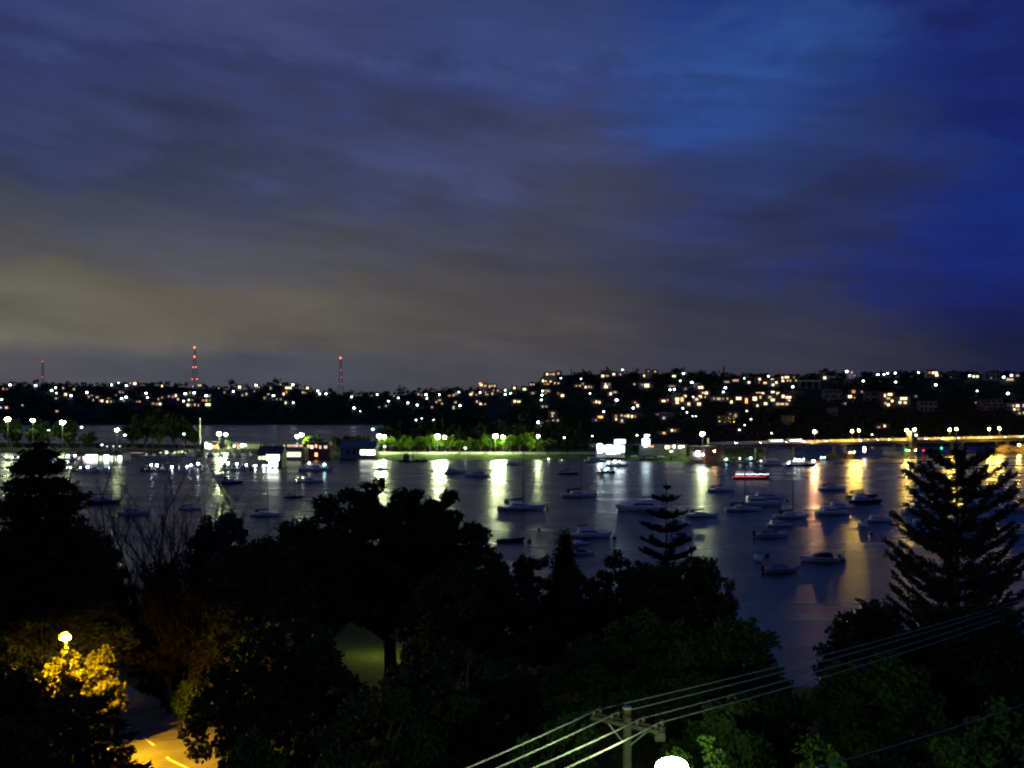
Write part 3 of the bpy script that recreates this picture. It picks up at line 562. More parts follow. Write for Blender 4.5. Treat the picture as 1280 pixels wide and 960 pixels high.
b = MB(); b.box(0, BL, -2.6, -0.353, DZ - 0.75, DZ - 0.55); b.box(0, BL, -0.34, -0.004, DZ - 0.75, DZ); b.build('footway', mat('darkened concrete', (0.07, 0.065, 0.06), 0.9), br)  # footway and fascia colour darkened, so only the railing band stays bright
b = MB(); b.box(0, BL, 13.003, 13.35, DZ - 0.6, DZ + 1.5); b.build('far_parapet', PALEC, br)
b = MB()
for y in (3.2, 6.5, 9.8):
    for k in range(int(BL / 9)): b.box(k * 9, k * 9 + 4, y - 0.07, y + 0.07, DZ + 0.004, DZ + 0.012)
b.build('lane_marking', PAINT, br)
for px in (960, 1008, 1058, 1133, 1205, 1262, 1310):
    s = bs(px); b = MB()
    for y in (2, 11): b.path([(s, y, -3), (s, y, DZ - 2.303)], [1.3, 1.1], 10)
    b.box(s - 1.3, s + 1.3, 0.5, 12.5, DZ - 3.2, DZ - 2.32); b.build('pier', CONC, br)
    if px in (1058, 1133):
        w = 3.2 if px == 1058 else 6.5
        b = MB(); b.box(s - w, s + w, -3.5, 16, -1, 3.2); f_ = b.build('pier_fender', SAND_ST if px == 1058 else PALEC, br)
        for sx in (-0.6, 0.6):
            b = MB(); b.ball((s + sx * w, -5.2, 4.6), 0.32, 0.32, 0.25, 8, 5); b.build('floodlight', emit('amber flood glass', (1.0, 0.66, 0.12), 160), br)
            b = MB(); b.tube((s + sx * w, -3.4, 3.0), (s + sx * w, -5.2, 4.9), 0.08); b.build('floodlight_bracket', STEEL, br)
# opening-span control tower
s = bs(1137); b = MB(); b.box(s - 3.2, s + 3.2, -4.5, -0.36, 3.203, DZ + 6.4); b.build('control_tower', SLATE, br)
b = MB(); b.box(s - 4.0, s + 4.0, -5.2, -0.3, DZ + 6.403, DZ + 6.9); b.build('tower_roof', CONC, br)
b = MB(); b.box(s + 0.2, s + 2.9, -4.6, -4.503, DZ + 3.4, DZ + 5.0); tag(b.build('window', emit('tower window', (0.62, 0.95, 0.9), 3.0), br), 'lit pale green tower window')
for px, py, mm, off in ((1126.3, 562.3, NAVG, -4.4), (1153, 563, NAVR, -1.0), (1175.5, 560.2, NAVG, -1.0), (1086, 565.5, NAVR, 4.0)):
    s = bs(px); Yq = (PA + BD * s).y; z = CAMZ - (py - HY) / F * Yq
    b = MB(); b.ball((s, off, z), 0.62, 0.62, 0.62, 8, 6); tag(b.build('navigation_light', mm, br), ('green' if mm is NAVG else 'red') + ' navigation light')
    b = MB(); b.tube((s, off + 0.1, z + 0.3), (s, off + 0.3, DZ - 0.7), 0.07); b.build('light_bracket', STEEL, br)
b = MB(); b.ball((bs(1086), 4.0, 5.6), 0.8, 0.8, 2.2, 8, 6); tag(b.build('navigation_light', emit('white flood glass', (1.0, 0.85, 0.9), 30), br), 'white floodlight under the deck')
# abutments: the rusty amber wall at the near end, sandstone under the far end
b = MB(); b.prism([(-1.5, -2), (14.5, -2), (14.5, DZ - 0.61), (-0.5, DZ - 0.61)], -16, 1.5); b.build('abutment', SAND_ST, br)
for i, (px, off, m_, lab) in enumerate([(1018.3, -2.2, PINKL, 'lone pinkish lamp left of the paired bridge lamps'), (1065, -2.2, SOD, 'left lamp of the bridge pair left of the tower'), (1073.5, 10.2, SOD, 'right lamp of the bridge pair left of the tower'),
        (1133.2, -2.2, SOD, 'bridge lamp immediately left of the control tower'), (1143.3, 10.2, SOD, 'bridge lamp immediately right of the control tower'), (1187, -2.2, SOD, 'left bridge lamp behind the right pine tip'), (1195.5, 10.2, SOD, 'right bridge lamp behind the right pine tip'),
        (1236.5, -2.2, SOD, 'tall bridge lamp with pole right of the big pine'), (1249.3, 10.2, SOD, 'rightmost bridge lamp over the far lane'), (1296, -2.2, SOD, 'bridge lamp near the far abutment'), (1310, 10.2, SOD, 'bridge lamp above the far abutment')]):
    s = bs(px)
    # solve along the view column for the offset position
    for _ in range(6):
        q = bw(s, off); s += (XofPX(px, q[1]) - q[0]) * BD.x
    q = bw(s, off)
    lamp(q[0], q[1], DZ + 0.1 if off > 0 else DZ - 0.7, DZ + 8.0, 0.62, m_, 'amber ' + lab if 'pinkish' not in lab else lab, 'lamps along the bridge', 0.0, pole=0.16)
# ------------------------------------------------------------------ vehicles
def car_meshes(col):
    b = MB(); L = 4.4
    b.prism([(-0.86, 0.35), (0.86, 0.35), (0.88, 0.62), (0.86, 0.92), (-0.86, 0.92), (-0.88, 0.62)], -L / 2, L / 2)
    b.add([(-1.5, -0.8, 0.92), (0.95, -0.8, 0.92), (0.95, 0.8, 0.92), (-1.5, 0.8, 0.92), (-1.0, -0.64, 1.44), (0.25, -0.64, 1.44), (0.25, 0.64, 1.44), (-1.0, 0.64, 1.44)], [(4, 5, 6, 7), (0, 1, 5, 4), (1, 2, 6, 5), (2, 3, 7, 6), (3, 0, 4, 7)])
    body = b.mesh('body', col)
    b = MB()
    for sgn in (-1, 1): b.add([(-1.3, sgn * 0.795, 0.97), (0.7, sgn * 0.795, 0.97), (0.2, sgn * 0.68, 1.36), (-0.95, sgn * 0.68, 1.36)], [(0, 1, 2, 3)])
    win = b.mesh('window', GLASSD)
    wh = []
    for x in (-1.35, 1.4):
        for y in (-0.82, 0.82):
            b = MB(); b.path([(x, y - 0.1, 0.32), (x, y + 0.1, 0.32)], [0.32, 0.32], 12); wh.append(b.mesh('wheel', DARKC))
    hl = []
    for y in (-0.6, 0.6): b = MB(); b.ball((L / 2, y, 0.68), 0.12, 0.2, 0.13, 6, 4); hl.append(b.mesh('headlight', emit('headlight glass', (1.0, 0.95, 0.85), 90)))
    tl = []
    for y in (-0.62, 0.62): b = MB(); b.ball((-L / 2, y, 0.74), 0.06, 0.18, 0.11, 6, 4); tl.append(b.mesh('tail_light', emit('tail light glass', (1.0, 0.03, 0.02), 10)))
    return [('body', body), ('window', win)] + [('wheel', w) for w in wh] + [('headlight', h) for h in hl] + [('tail_light', q) for q in tl]
PAINTS = {'white': mat('white car paint', (0.75, 0.75, 0.73), 0.3), 'silver': mat('silver car paint', (0.5, 0.5, 0.5), 0.3), 'red': mat('red car paint', (0.4, 0.03, 0.03), 0.3), 'grey': mat('grey car paint', (0.22, 0.23, 0.24), 0.3), 'blue': mat('blue car paint', (0.05, 0.08, 0.2), 0.3)}
CARS = {k: car_meshes(v) for k, v in PAINTS.items()}
def car(loc, rz, col, label, group, lights=True):
    t = empty('parked_car' if not lights else 'car', loc, rz, label, 'car', group)
    for n, me in CARS[col]:
        if lights or n not in ('headlight',): link_mesh(n, me, t)
    return t
cc = ['white', 'silver', 'white', 'red', 'white', 'grey', 'silver', 'white', 'blue', 'white', 'silver', 'white']
rc = random.Random(3); k = 0
for lane, off, head in (('near', 1.7, 1), ('far', 8.2, -1)):
    s = 30 if lane == 'near' else 22
    seen = {}
    while s < BL - 12:
        c = rc.choice(cc); q = bw(s, off, DZ + 0.002)
        seen[c] = seen.get(c, 0) + 1
        if not (lane == 'near' and 44 < s < 78): car(q, BA + (0 if head > 0 else math.pi), c, f"{c} car in the {lane} bridge lane, {ORD[seen[c] - 1]} {c} one from left", 'cars crossing the bridge')
        else: seen[c] -= 1
        s += rc.uniform(11, 24)
def bus(loc, rz, label):
    t = empty('bus', loc, rz, label, 'bus', 'buses on the bridge')
    b = MB(); b.prism([(-1.25, 0.4), (1.25, 0.4), (1.25, 2.9), (1.05, 3.15), (-1.05, 3.15), (-1.25, 2.9)], -6, 6); b.build('body', PAINTS['white'], t)
    for sg in (-1, 1): b = MB(); b.box(-5.6, 5.5, min(sg * 1.253, sg * 1.29), max(sg * 1.253, sg * 1.29), 1.5, 2.6); b.build('window', emit('bus window', (1.0, 0.95, 0.85), 2.6), t)
    for x in (-3.6, 3.9):
        for y in (-1.1, 1.1): b = MB(); b.path([(x, y - 0.14, 0.48), (x, y + 0.14, 0.48)], [0.48, 0.48], 12); b.build('wheel', DARKC, t)
    for y in (-0.85, 0.85): b = MB(); b.ball((6.0, y, 0.85), 0.12, 0.22, 0.15, 6, 4); b.build('headlight', emit('headlight glass', (1, 1, 1), 90), t)
bus(bw(50, 1.7, DZ + 0.002), BA, 'white bus with lit windows nearest the left bridge end')
bus(bw(68, 1.7, DZ + 0.002), BA, 'white bus with lit windows just ahead of another bus')
# rocks under the far end
def rocks(name, pts, m, label, cat):
    rs = random.Random(5); b = MB()
    for (x, y, z, r) in pts:
        k = len(b.v); b.ball((x, y, z), r * 1.5, r, r * 0.8, 9, 6)
        for i in range(k, len(b.v)):
            v = Vector(b.v[i]); v += Vector((rs.uniform(-1, 1), rs.uniform(-1, 1), rs.uniform(-1, 1))) * r * 0.22; b.v[i] = tuple(v)
    b.smooth = False
    return tag(b.build(name, m), label, cat)
rp_ = []
rr = random.Random(8)
for i in range(26):
    px = rr.uniform(1250, 1330); Y = rr.uniform(796, 836); rp_.append((XofPX(px, Y), Y, rr.uniform(0, 3.5) + (px - 1250) * 0.03, rr.uniform(2.5, 5)))
rocks('sandstone_outcrop', rp_, SAND_ST, 'amber lit sandstone outcrop at the far foot of the bridge', 'rock')
lamp(XofPX(1274, 785), 785, 0.3, 7.5, 0.5, SOD, 'amber lamp on a post before the sandstone outcrop', None, 0)
lamp(XofPX(893, 640), 640, -0.4, 8.6, 0.3, emit('abutment lamp glass', (1, .45, .15), 500), 'small orange lamp beside the rusty bridge abutment', None, 0)
# ------------------------------------------------------------------ lamps on the spit and around the marina
def plamp(px, py, Y, r, m, label, group=None, arm=0.0, z0=None):
    p = P(px, py, Y); g = h_spit(px, Y) if z0 is None else z0
    return lamp(p[0], p[1], g, p[2], r, m, label, group, arm)
GP = 'tall park lamps on the spit'
for px, py, Y, r, lab in ((9.5, 524, 862, 2.0, 'leftmost tall greenish white floodlamp over the dark shore trees'), (41, 525.5, 866, 1.5, 'second tall greenish white floodlamp from the left frame edge'), (78, 528, 850, 2.0, 'third tall floodlamp from left, brightest over the marina trees'),
        (146, 537.5, 850, 1.5, 'tall white lamp on lit pole behind the brightest marina building'), (274, 542.3, 840, 1.6, 'larger of two paired lamps behind the white kiosk'), (282.3, 543, 846, 1.1, 'smaller of two paired lamps behind the white kiosk'),
        (371.5, 545.5, 800, 1.2, 'left lamp of the pair above the sign lit restaurant'), (377, 543.5, 795, 1.3, 'right lamp of the pair above the sign lit restaurant'), (474, 545, 733, 1.5, 'bright lamp beside the right gable of the boathouse'), (480.3, 545.8, 762, 1.1, 'smaller lamp just right of the boathouse lamp'),
        (547, 545.3, 731, 1.6, 'bright left lamp of the pair in the park middle'), (556, 546.4, 764, 1.25, 'smaller right lamp of the pair in the park middle'), (619.3, 545, 731, 1.6, 'bright left lamp of the right hand park pair'), (628.8, 546.2, 764, 1.2, 'smaller right lamp of the right hand park pair'),
        (672.5, 545.2, 748, 0.75, 'small lamp among the rightmost lime green park trees'), (878.2, 542.3, 690, 1.25, 'lone tall white lamp by the left bridge end')):
    plamp(px, py, Y, r, MERC if px > 200 else MERC2, lab, GP)
GD = 'low lamps on the marina pontoons'
for px, py, Y, r, m, lab in ((61, 538, 870, 0.9, DIMW, 'small cool lamp low in the trees below two floodlamps'), (102, 534, 872, 1.0, DIMW, 'lone small white lamp right of the third floodlamp'), (156, 544, 846, 1.0, HILLW, 'small pinkish lamp right of the pole lamp'),
        (230, 542.5, 860, 0.9, DIMW, 'small greenish lamp in front of the tall dark tree'), (127.5, 556, 820, 0.8, DIMW, 'small white lamp at the left end of the cream awning'), (466, 536.5, 880, 1.2, emit('teal sign light', (0.4, 1.0, 0.85), 8), 'small teal light left above the boathouse lamp'),
        (811, 544, 720, 0.6, DIMW, 'small white lamp left of the lit sign'), (481, 558, 748, 0.7, DIMW, 'low white lamp right of the boathouse opening'), (581.5, 560, 745, 0.8, DIMW, 'low white lamp between the two park lamp pairs')):
    plamp(px, py, Y, r, m, lab, None)
# ------------------------------------------------------------------ pontoons with their lamps
def pontoon(pxa, pxb, Y, label, w=3.0, piles=8):
    xa, xb = XofPX(pxa, Y), XofPX(pxb, Y)
    t = empty('pontoon', ((xa + xb) / 2, Y, 0), 0, label, 'pontoon', 'marina pontoons'); h = (xb - xa) / 2
    b = MB(); b.box(-h, h, 0, w, -0.3, 0.6); b.build('deck', TIMBER, t)
    for k in range(piles):
        x = -h + 2 * h * (k + 0.5) / piles; b = MB(); b.tube((x, w + 0.25, -2), (x, w + 0.25, 2.6), 0.2, None, 8); b.build('pile', CONC, t)
    return t
pontoon(-120, 112, 700, 'long timber pontoon on the left carrying the upper lamp row', 3, 12)
pontoon(30, 142, 582, 'timber pontoon nearest the trees at left with small lamps', 3, 8)
pontoon(176, 256, 588, 'short middle pontoon carrying seven bluish white lamps')
pontoon(276, 326, 600, 'pontoon leading to the bright boat shed from left', 3, 5)
q = 0
for row, Y, lst in (('upper left pontoon', 701, [(7, 571.3), (14.3, 571.6), (21.8, 571.8), (31, 571.2), (57, 570.3), (65.2, 570.3), (84, 570), (92.8, 569.8), (101.5, 569.6)]),
        ('near left pontoon', 583, [(55, 582.5), (71, 583.5), (75.2, 584.8), (82, 585.2), (87, 586), (100, 588.2), (108.4, 584), (134, 585.5)]),
        ('short middle pontoon', 589, [(188.5, 581.4), (195.3, 581.7), (214, 584), (227, 585.2), (232.5, 585.4), (237.6, 581.4), (247.2, 579.6)]),
        ('boat shed pontoon', 601, [(284, 579.4), (295.3, 580), (307, 581.2), (318.3, 582.2), (329.5, 583), (335.2, 583)])):
    for i, (px, py) in enumerate(lst):
        big = row in ('short middle pontoon', 'boat shed pontoon') or px in (57, 65.2, 84, 92.8, 101.5, 108.4, 134)
        p = P(px, py, Y); lamp(p[0], Y + 1.0, 0.6, max(p[2], 1.3), 0.62 if big else 0.42, COOL if big else emit('pale bollard glass', (0.85, 1, 0.8), 25), f'low white bollard lamp on the {row}, {ORD[i]} from left', GD, 0, 'bollard_lamp', 'lamp')
# ------------------------------------------------------------------ buildings on the shore
LW = emit('shop interior light', (1.0, 0.86, 0.62), 5.0)
LB = emit('bright shed interior light', (0.95, 1.0, 0.88), 7.0)
LCY = emit('cool canopy light', (0.75, 0.95, 1.0), 12.0)
LDIM = emit('dim cafe light', (1.0, 0.75, 0.6), 1.0)
LOR = emit('orange cafe light', (1.0, 0.5, 0.2), 1.6)
LGRN = emit('greenish window light', (0.85, 0.95, 0.6), 1.6)
def shore_building(name, px0, px1, ybase, ytop, Y, lab, cat, wallm, roofm, wins, roof='hip', depth=12, z0=None, rh=3.0, extra=None):
    px = (px0 + px1) / 2; m = F / Y; zb = CAMZ - (ybase - HY) / m if z0 is None else z0
    zt = CAMZ - (ytop - HY) / m; hw = (px1 - px0) / m / 2; H = zt - zb
    t = empty(name, (XofPX(px, Y), Y, zb), 0, lab, cat)
    b = MB(); b.box(-hw, hw, 0, depth, -2, H); b.build('wall', wallm, t)
    b = MB()
    if roof == 'hip': b.hip(-hw, hw, 0, depth, H + 0.003, rh, 0.8)
    elif roof == 'gable':
        b.prism([(-0.8, H + 0.003), (depth + 0.8, H + 0.003), (depth / 2, H + rh)], -hw - 0.6, hw + 0.6)
    else: b.box(-hw - 0.5, hw + 0.5, -0.8, depth + 0.5, H + 0.003, H + 0.5)
    b.build('roof', roofm, t)
    for (a, c, y0, y1, mm, nm, wl_) in wins:
        w = MB(); w.box((a - px) / m, (c - px) / m, -0.08, -0.003, CAMZ - (y1 - HY) / m - zb, CAMZ - (y0 - HY) / m - zb)
        o = w.build(nm, mm, t)
        if wl_: o['label'] = wl_
    return t, m, zb
shore_building('marina_office', 95, 153, 578.5, 566.5, 690, 'long low marina office blazing with white windows over the left pontoon', 'building', RENDER_W, SLATE,
    [(103.5, 106.5, 571, 576, LW, 'window', None), (107, 111.5, 568.6, 577.5, LB, 'window', None), (112, 116.5, 568.6, 577.5, LB, 'window', None), (117, 121.8, 568.6, 576, LB, 'window', None), (124, 128, 570, 576, LGRN, 'window', None), (130, 136.5, 569, 577.5, LCY, 'window', None), (138, 141, 570, 576, LW, 'window', None), (143, 145.5, 570, 576, LGRN, 'window', None), (147.5, 152, 570, 576, LB, 'window', None), (97, 101, 571, 575, LDIM, 'window', None)], 'flat', 14)
t, m, zb = shore_building('boat_shed', 322, 352, 584.5, 567, 602, 'boat shed with wide open front flooded with white light', 'boat shed', SLATE, SLATE,
    [(333.2, 349, 568.5, 576, LB, 'doorway', 'brightly lit upper opening'), (336.5, 340, 576.8, 583.5, LB, 'doorway', None), (341.5, 347, 576.8, 583.5, LB, 'doorway', None), (323, 327, 570.5, 574.5, LGRN, 'window', None), (328, 332, 570, 574.5, LGRN, 'window', None)], 'gable', 14, None, 4.0)
b = MB(); b.box(-8, 8, -1.2, -0.09, 8.3 - 4.1, 8.3 - 3.85); b.build('balcony', TIMBER, t)
shore_building('restaurant', 352, 381, 574, 561.5, 690, 'two storey waterside restaurant with a red and white sign strip', 'restaurant', RENDER_C, SLATE,
    [(357.5, 376, 565.2, 571, LGRN, 'window', None), (354, 356, 565.2, 571, LDIM, 'window', None)], 'flat', 12)
SGN = [(354.5, 356, 'g'), (359, 361.5, 'p'), (362, 364, 'w'), (365, 368.5, 'p'), (369, 372.5, 'c'), (374, 378.5, 'p')]
t = empty('sign_strip', P(366, 561, 688), 0, 'row of small red and white lit panels on the restaurant roof', 'sign'); mm_ = F / 688
b = MB(); b.box(-13 / mm_, 13.5 / mm_, 0.05, 0.4, 0.3, 3.4); b.build('backing_board', REDC, t)
for a, c, k in SGN: w = MB(); w.box((a - 366) / mm_, (c - 366) / mm_, -0.03, 0.047, 1.4, 2.9); w.build('lit_panel', winmat(k), t)
shore_building('cafe', 382, 411, 574, 553.5, 706, 'dark waterside cafe with a row of small orange windows', 'cafe', BRICK, SLATE,
    [(384, 387, 556, 559.5, LOR, 'window', None), (388.5, 391, 557, 560.5, LW, 'window', None), (393.5, 396.5, 555.5, 559.5, LOR, 'window', None), (399, 401.5, 557, 561, LDIM, 'window', None), (405, 409, 557, 560.5, LDIM, 'window', None), (393.5, 397, 566, 570.5, emit('orange doorway light', (1.0, 0.4, 0.12), 3.0), 'doorway', None)], 'flat', 12)
t, m, zb = shore_building('boathouse', 425, 469, 573.5, 559.8, 708, 'long timber boathouse with blue grey roof and lit right hand bays', 'boathouse', mat('blue grey boards', (0.16, 0.17, 0.19), 0.8), mat('blue grey roof iron', (0.13, 0.15, 0.2), 0.45),
    [(450.5, 456.5, 562.5, 568.3, LB, 'doorway', None), (457.3, 461.5, 562.5, 568.5, LB, 'doorway', None), (462.3, 466, 562.5, 568.8, LB, 'doorway', None), (466.6, 468.6, 562.5, 568.5, LB, 'doorway', None), (434, 437, 562, 568, GLASSD, 'window', None), (441, 444, 562, 568, GLASSD, 'window', None)], 'gable', 16, None, 4.6)
b = MB(); b.box(-12.7, -12.43, -0.3, 16.2, -0.5, 8.2); tag(b.build('end_wall', RENDER_W, t), 'white end wall')
shore_building('kiosk', 255.5, 271, 562, 553, 842, 'small white kiosk with one dazzling window left of the paired lamps', 'kiosk', mat('peach render wall', (0.5, 0.32, 0.22), 0.8), SLATE,
    [(256.5, 259, 552.8, 560.5, LB, 'window', None), (259.6, 264.5, 555, 560.8, LB, 'window', None), (265.5, 270, 556.5, 560.5, LOR, 'window', None)], 'flat', 8)
shore_building('clubhouse', 284, 325, 563, 554.5, 850, 'low dark clubhouse with three small white lights behind the pontoon boats', 'building', RENDER_C, SLATE,
    [(290, 293.5, 555, 558.5, LB, 'window', None), (300.8, 304, 555, 558.5, LB, 'window', None), (305, 308, 555, 558, LW, 'window', None), (297, 299, 556, 558, emit('red window light', (1.0, 0.1, 0.15), 1.0), 'window', None)], 'flat', 10)
shore_building('shop_row', 160, 236, 571, 563, 812, 'long low row of shops with dim pink windows below the tall dark tree', 'shops', BRICK, SLATE,
    [(164 + 3.2 * i, 166.4 + 3.2 * i, 565.7, 568.2, LDIM, 'window', None) for i in range(6)] + [(200, 202, 565.5, 568, LW, 'window', None), (207, 209.5, 564.3, 567, LB, 'window', None), (210.5, 212, 565, 567.5, LGRN, 'window', None), (217, 220, 564.5, 568, emit('lime foliage glow', (0.75, 1.0, 0.4), 1.6), 'window', None), (222, 224, 563.8, 569, emit('lime foliage glow', (0.75, 1.0, 0.4), 1.6), 'window', None), (226, 229, 563.5, 567.5, emit('lime foliage glow', (0.75, 1.0, 0.4), 1.6), 'window', None), (230, 233, 565.5, 568.3, LGRN, 'window', None)], 'flat', 10)  # lime panes glow in place of a lit palm, not windows
t = empty('awning', P(141, 561, 800), 0, 'pale cream awning behind the brightest marina office', 'awning')
b = MB(); b.prism([(0, 2.2), (3.5, 3.4), (3.5, 3.5), (0, 2.3)], -7.5, 7.5); b.build('canopy', PALEC, t)
for x in (-7, -2.3, 2.3, 7): b = MB(); b.tube((x, 0.2, -0.3), (x, 0.2, 2.2), 0.09); b.build('post', STEEL, t)
for x in (-5, 0, 5): b = MB(); b.ball((x, 1.2, 1.9), 0.4, 0.4, 0.3); b.build('lamp', emit('awning lamp glass', (1, .9, .65), 6), t)
# petrol wharf and shops right of the park
t, m, zb = shore_building('wharf_kiosk', 746, 781, 568.5, 556, 700, 'wharf kiosk under dazzling cool white canopy lights right of the park', 'kiosk', RENDER_W, SLATE,
    [(747.5, 752, 557, 566, LCY, 'window', None), (753.5, 757.5, 559.5, 564, LCY, 'window', None), (758.5, 764.5, 556.5, 567.5, LCY, 'window', None), (765.5, 769, 559, 567.5, LB, 'window', None), (770, 775, 558.5, 567, LB, 'window', None), (776, 780.3, 557, 565, LCY, 'window', None)], 'flat', 10, None)
b = MB(); b.box(9.2 - 6.5, 9.2 + 0.8, -0.6, -0.1, 8.2, 10.5); tag(b.build('canopy_light', LCY, t), 'brightest raised canopy light')
plamp(749.8, 556.5, 698, 1.3, COOL, 'left canopy lamp of the dazzling wharf kiosk'); plamp(772, 554.5, 698, 1.7, emit('wharf flood glass', (0.8, 0.95, 1.0), 45), 'brightest lamp on the right of the wharf kiosk')
t = empty('lit_sign', P(807.5, 558, 700), 0, 'tall blazing white and cyan sign standing right of the wharf kiosk', 'sign')
b = MB(); b.tube((-1.6, 0.3, -2.5), (-1.6, 0.3, 1.2), 0.2); b.tube((1.6, 0.3, -2.5), (1.6, 0.3, 1.2), 0.2); b.build('post', STEEL, t)
b = MB(); b.prism([(0, 0.8), (0.6, 0.8), (0.6, 5.2), (0, 5.2)], -2.5, 2.5); b.prism([(0, 5.21), (0.6, 5.21), (0.6, 8.2), (0, 8.2)], -0.9, 1.5); b.build('sign_face', emit('sign face light', (0.72, 0.93, 1.0), 9), t)
shore_building('waterside_shops', 800, 858, 567.5, 556.3, 706, 'dark row of waterside shops with a few warm windows right of the sign', 'shops', SLATE, SLATE,
    [(805, 809, 556.7, 559, LW, 'window', None), (811, 817, 557.2, 558.8, LOR, 'window', None), (831.5, 836.5, 557.2, 560.8, LW, 'window', None), (838, 839.5, 557, 559, LOR, 'window', None), (841.5, 844, 556.6, 560, LB, 'window', None), (848, 851.5, 557, 560.5, LW, 'window', None), (852, 855.5, 557.3, 559, LW, 'window', None), (837, 841.5, 563, 565.5, LGRN, 'window', None)], 'flat', 8)
shore_building('bait_shop', 865, 877, 571, 563.5, 655, 'small hut with bright white doorway beside the bridge abutment', 'hut', RENDER_W, SLATE,
    [(870, 874.5, 563.8, 570.3, LB, 'doorway', None), (866.5, 868.5, 565, 570, LDIM, 'window', None)], 'flat', 6)
p = P(878.5, 568.3, 652); lamp(p[0], 652, 0.0, p[2], 0.55, COOL, 'low lamp on the wharf right of the bright hut doorway', None, 0)
t = empty('signpost', P(885.2, 559, 688), 0, 'yellowish post right of the lone tall lamp by the bridge', 'post'); b = MB(); b.box(-0.5, 0.5, -0.1, 0.1, 2, 6.3); b.build('panel', emit('yellow post glow', (0.8, 0.8, 0.25), 0.5), t)  # glow put into the panel in place of lamp light on the post
b = MB(); b.tube((0, 0.2, -2), (0, 0.2, 6), 0.15); b.build('post', STEEL, t)
b = MB(); b.box(0, 13, 0, 0.4, 0, 1.0); tag(b.build('low_wall', PALEC, None, (XofPX(870, 686), 686, 1.9)), 'pale low wall glowing under the lone lamp by the bridge', 'wall')
# added pale wall standing in for the bright road and its headlights
def wall_run(name, px0, px1, Y0, Y1, h, th, m, lab):
    n = 24; b = MB(); L = []
    for i in range(n + 1):
        px = px0 + (px1 - px0) * i / n; Y = Y0 + (Y1 - Y0) * i / n; L.append((XofPX(px, Y), Y))
    vs = []
    for (x, y) in L: vs += [(x, y, 1.5), (x, y, 2.0 + h), (x, y + th, 2.0 + h), (x, y + th, 1.5)]
    fs = []
    for i in range(n): fs += [(4 * i + a, 4 * i + 4 + a, 4 * i + 4 + (a + 1) % 4, 4 * i + (a + 1) % 4) for a in range(4)]
    b.add(vs, fs + [(3, 2, 1, 0), (4 * n, 4 * n + 1, 4 * n + 2, 4 * n + 3)])
    return tag(b.build(name, m), lab, 'wall')
wall_run('road_glow_wall', 472, 746, 744, 742, 1.7, 0.4, PALEC, 'long pale wall added for the bright strip of the lit road')
wall_run('stone_wall', 409, 424, 738, 736, 1.4, 0.4, PALEC, 'short pale wall between the cafe and the boathouse')
GV = 'vehicles parked along the spit'
for i, (px, Y, c, lab) in enumerate(((508, 736, 'silver', 'silver car parked left of the middle park lamps'), (522, 735, 'white', 'white car parked near the middle park lamps'), (564, 735, 'white', 'white car parked just right of the middle park lamps'), (573, 735, 'silver', 'silver car parked right of the middle lamps by a white one'), (607, 736, 'grey', 'grey car parked left of the right park lamps'), (634, 736, 'white', 'white car parked just right of the right park lamps'), (641, 737, 'white', 'white car second right of the right park lamps'), (702, 735, 'silver', 'silver car parked toward the dark right park trees'), (718, 736, 'white', 'white car parked left of the wharf kiosk'))):
    car((XofPX(px, Y), Y, h_spit(px, Y) + 0.05), rng.choice([0, math.pi]), c, lab, GV, False)
Y = 852; p0 = P(250, 523.5, Y)
t = empty('flagpole', (p0[0], Y, 2), 0, 'tall pale flagpole left of the white kiosk', 'flagpole')
b = MB(); b.path([(0, 0, 0), (0, 0, 14), (0, 0, p0[2] - 2)], [0.8, 0.7, 0.5], 8); b.build('pole', RENDER_W, t)
b = MB(); b.ball((0, 0, p0[2] - 1.6), 0.6, 0.6, 0.5); b.build('cap', RENDER_W, t)
b = MB(); b.box(-1.5, 1.5, -1.5, 1.5, -0.5, 0.3); b.build('base', CONC, t)
# ------------------------------------------------------------------ boats
def hull_mesh(L, B, H, m, keel=0.5, stern=0.8):
    b = MB(); ns = 13; prof = []
    for i in range(ns):
        s = i / (ns - 1); x = -L / 2 + L * s
        bw_ = B / 2 * (stern + (1 - stern) * min(1, s / 0.35)) if s < 0.42 else B / 2 * max(0.0, 1 - ((s - 0.42) / 0.58) ** 2.3)
        sh = H * (0.86 + 0.34 * s ** 1.7); rake = 0.07 * L * max(0, (s - 0.8) / 0.2)
        prof.append([(x + rake, -bw_, sh), (x + rake * 0.6, -bw_ * 0.93, H * 0.45), (x, -bw_ * 0.72, 0.0), (x - rake * 0.6, 0, -keel * (1 - 0.7 * s ** 3)), (x, bw_ * 0.72, 0.0), (x + rake * 0.6, bw_ * 0.93, H * 0.45), (x + rake, bw_, sh)])
    vs = [p for r in prof for p in r]; fs = []
    for i in range(ns - 1):
        for k in range(6): fs.append((i * 7 + k, i * 7 + k + 1, (i + 1) * 7 + k + 1, (i + 1) * 7 + k))
        fs.append((i * 7 + 6, i * 7, (i + 1) * 7, (i + 1) * 7 + 6))
    fs.append(tuple(range(6, -1, -1)))
    return b.add(vs, fs)
def loft_box(b, x0, x1, y, z0, z1, fr=0.8, bk=0.35, nar=0.8):
    return b.add([(x0, -y, z0), (x1, -y * nar, z0), (x1, y * nar, z0), (x0, y, z0), (x0 + bk, -y * 0.85, z1), (x1 - fr, -y * nar * 0.85, z1), (x1 - fr, y * nar * 0.85, z1), (x0 + bk, y * 0.85, z1)],
                 [(0, 3, 2, 1), (4, 5, 6, 7), (0, 1, 5, 4), (1, 2, 6, 5), (2, 3, 7, 6), (3, 0, 4, 7)])
BC = {}
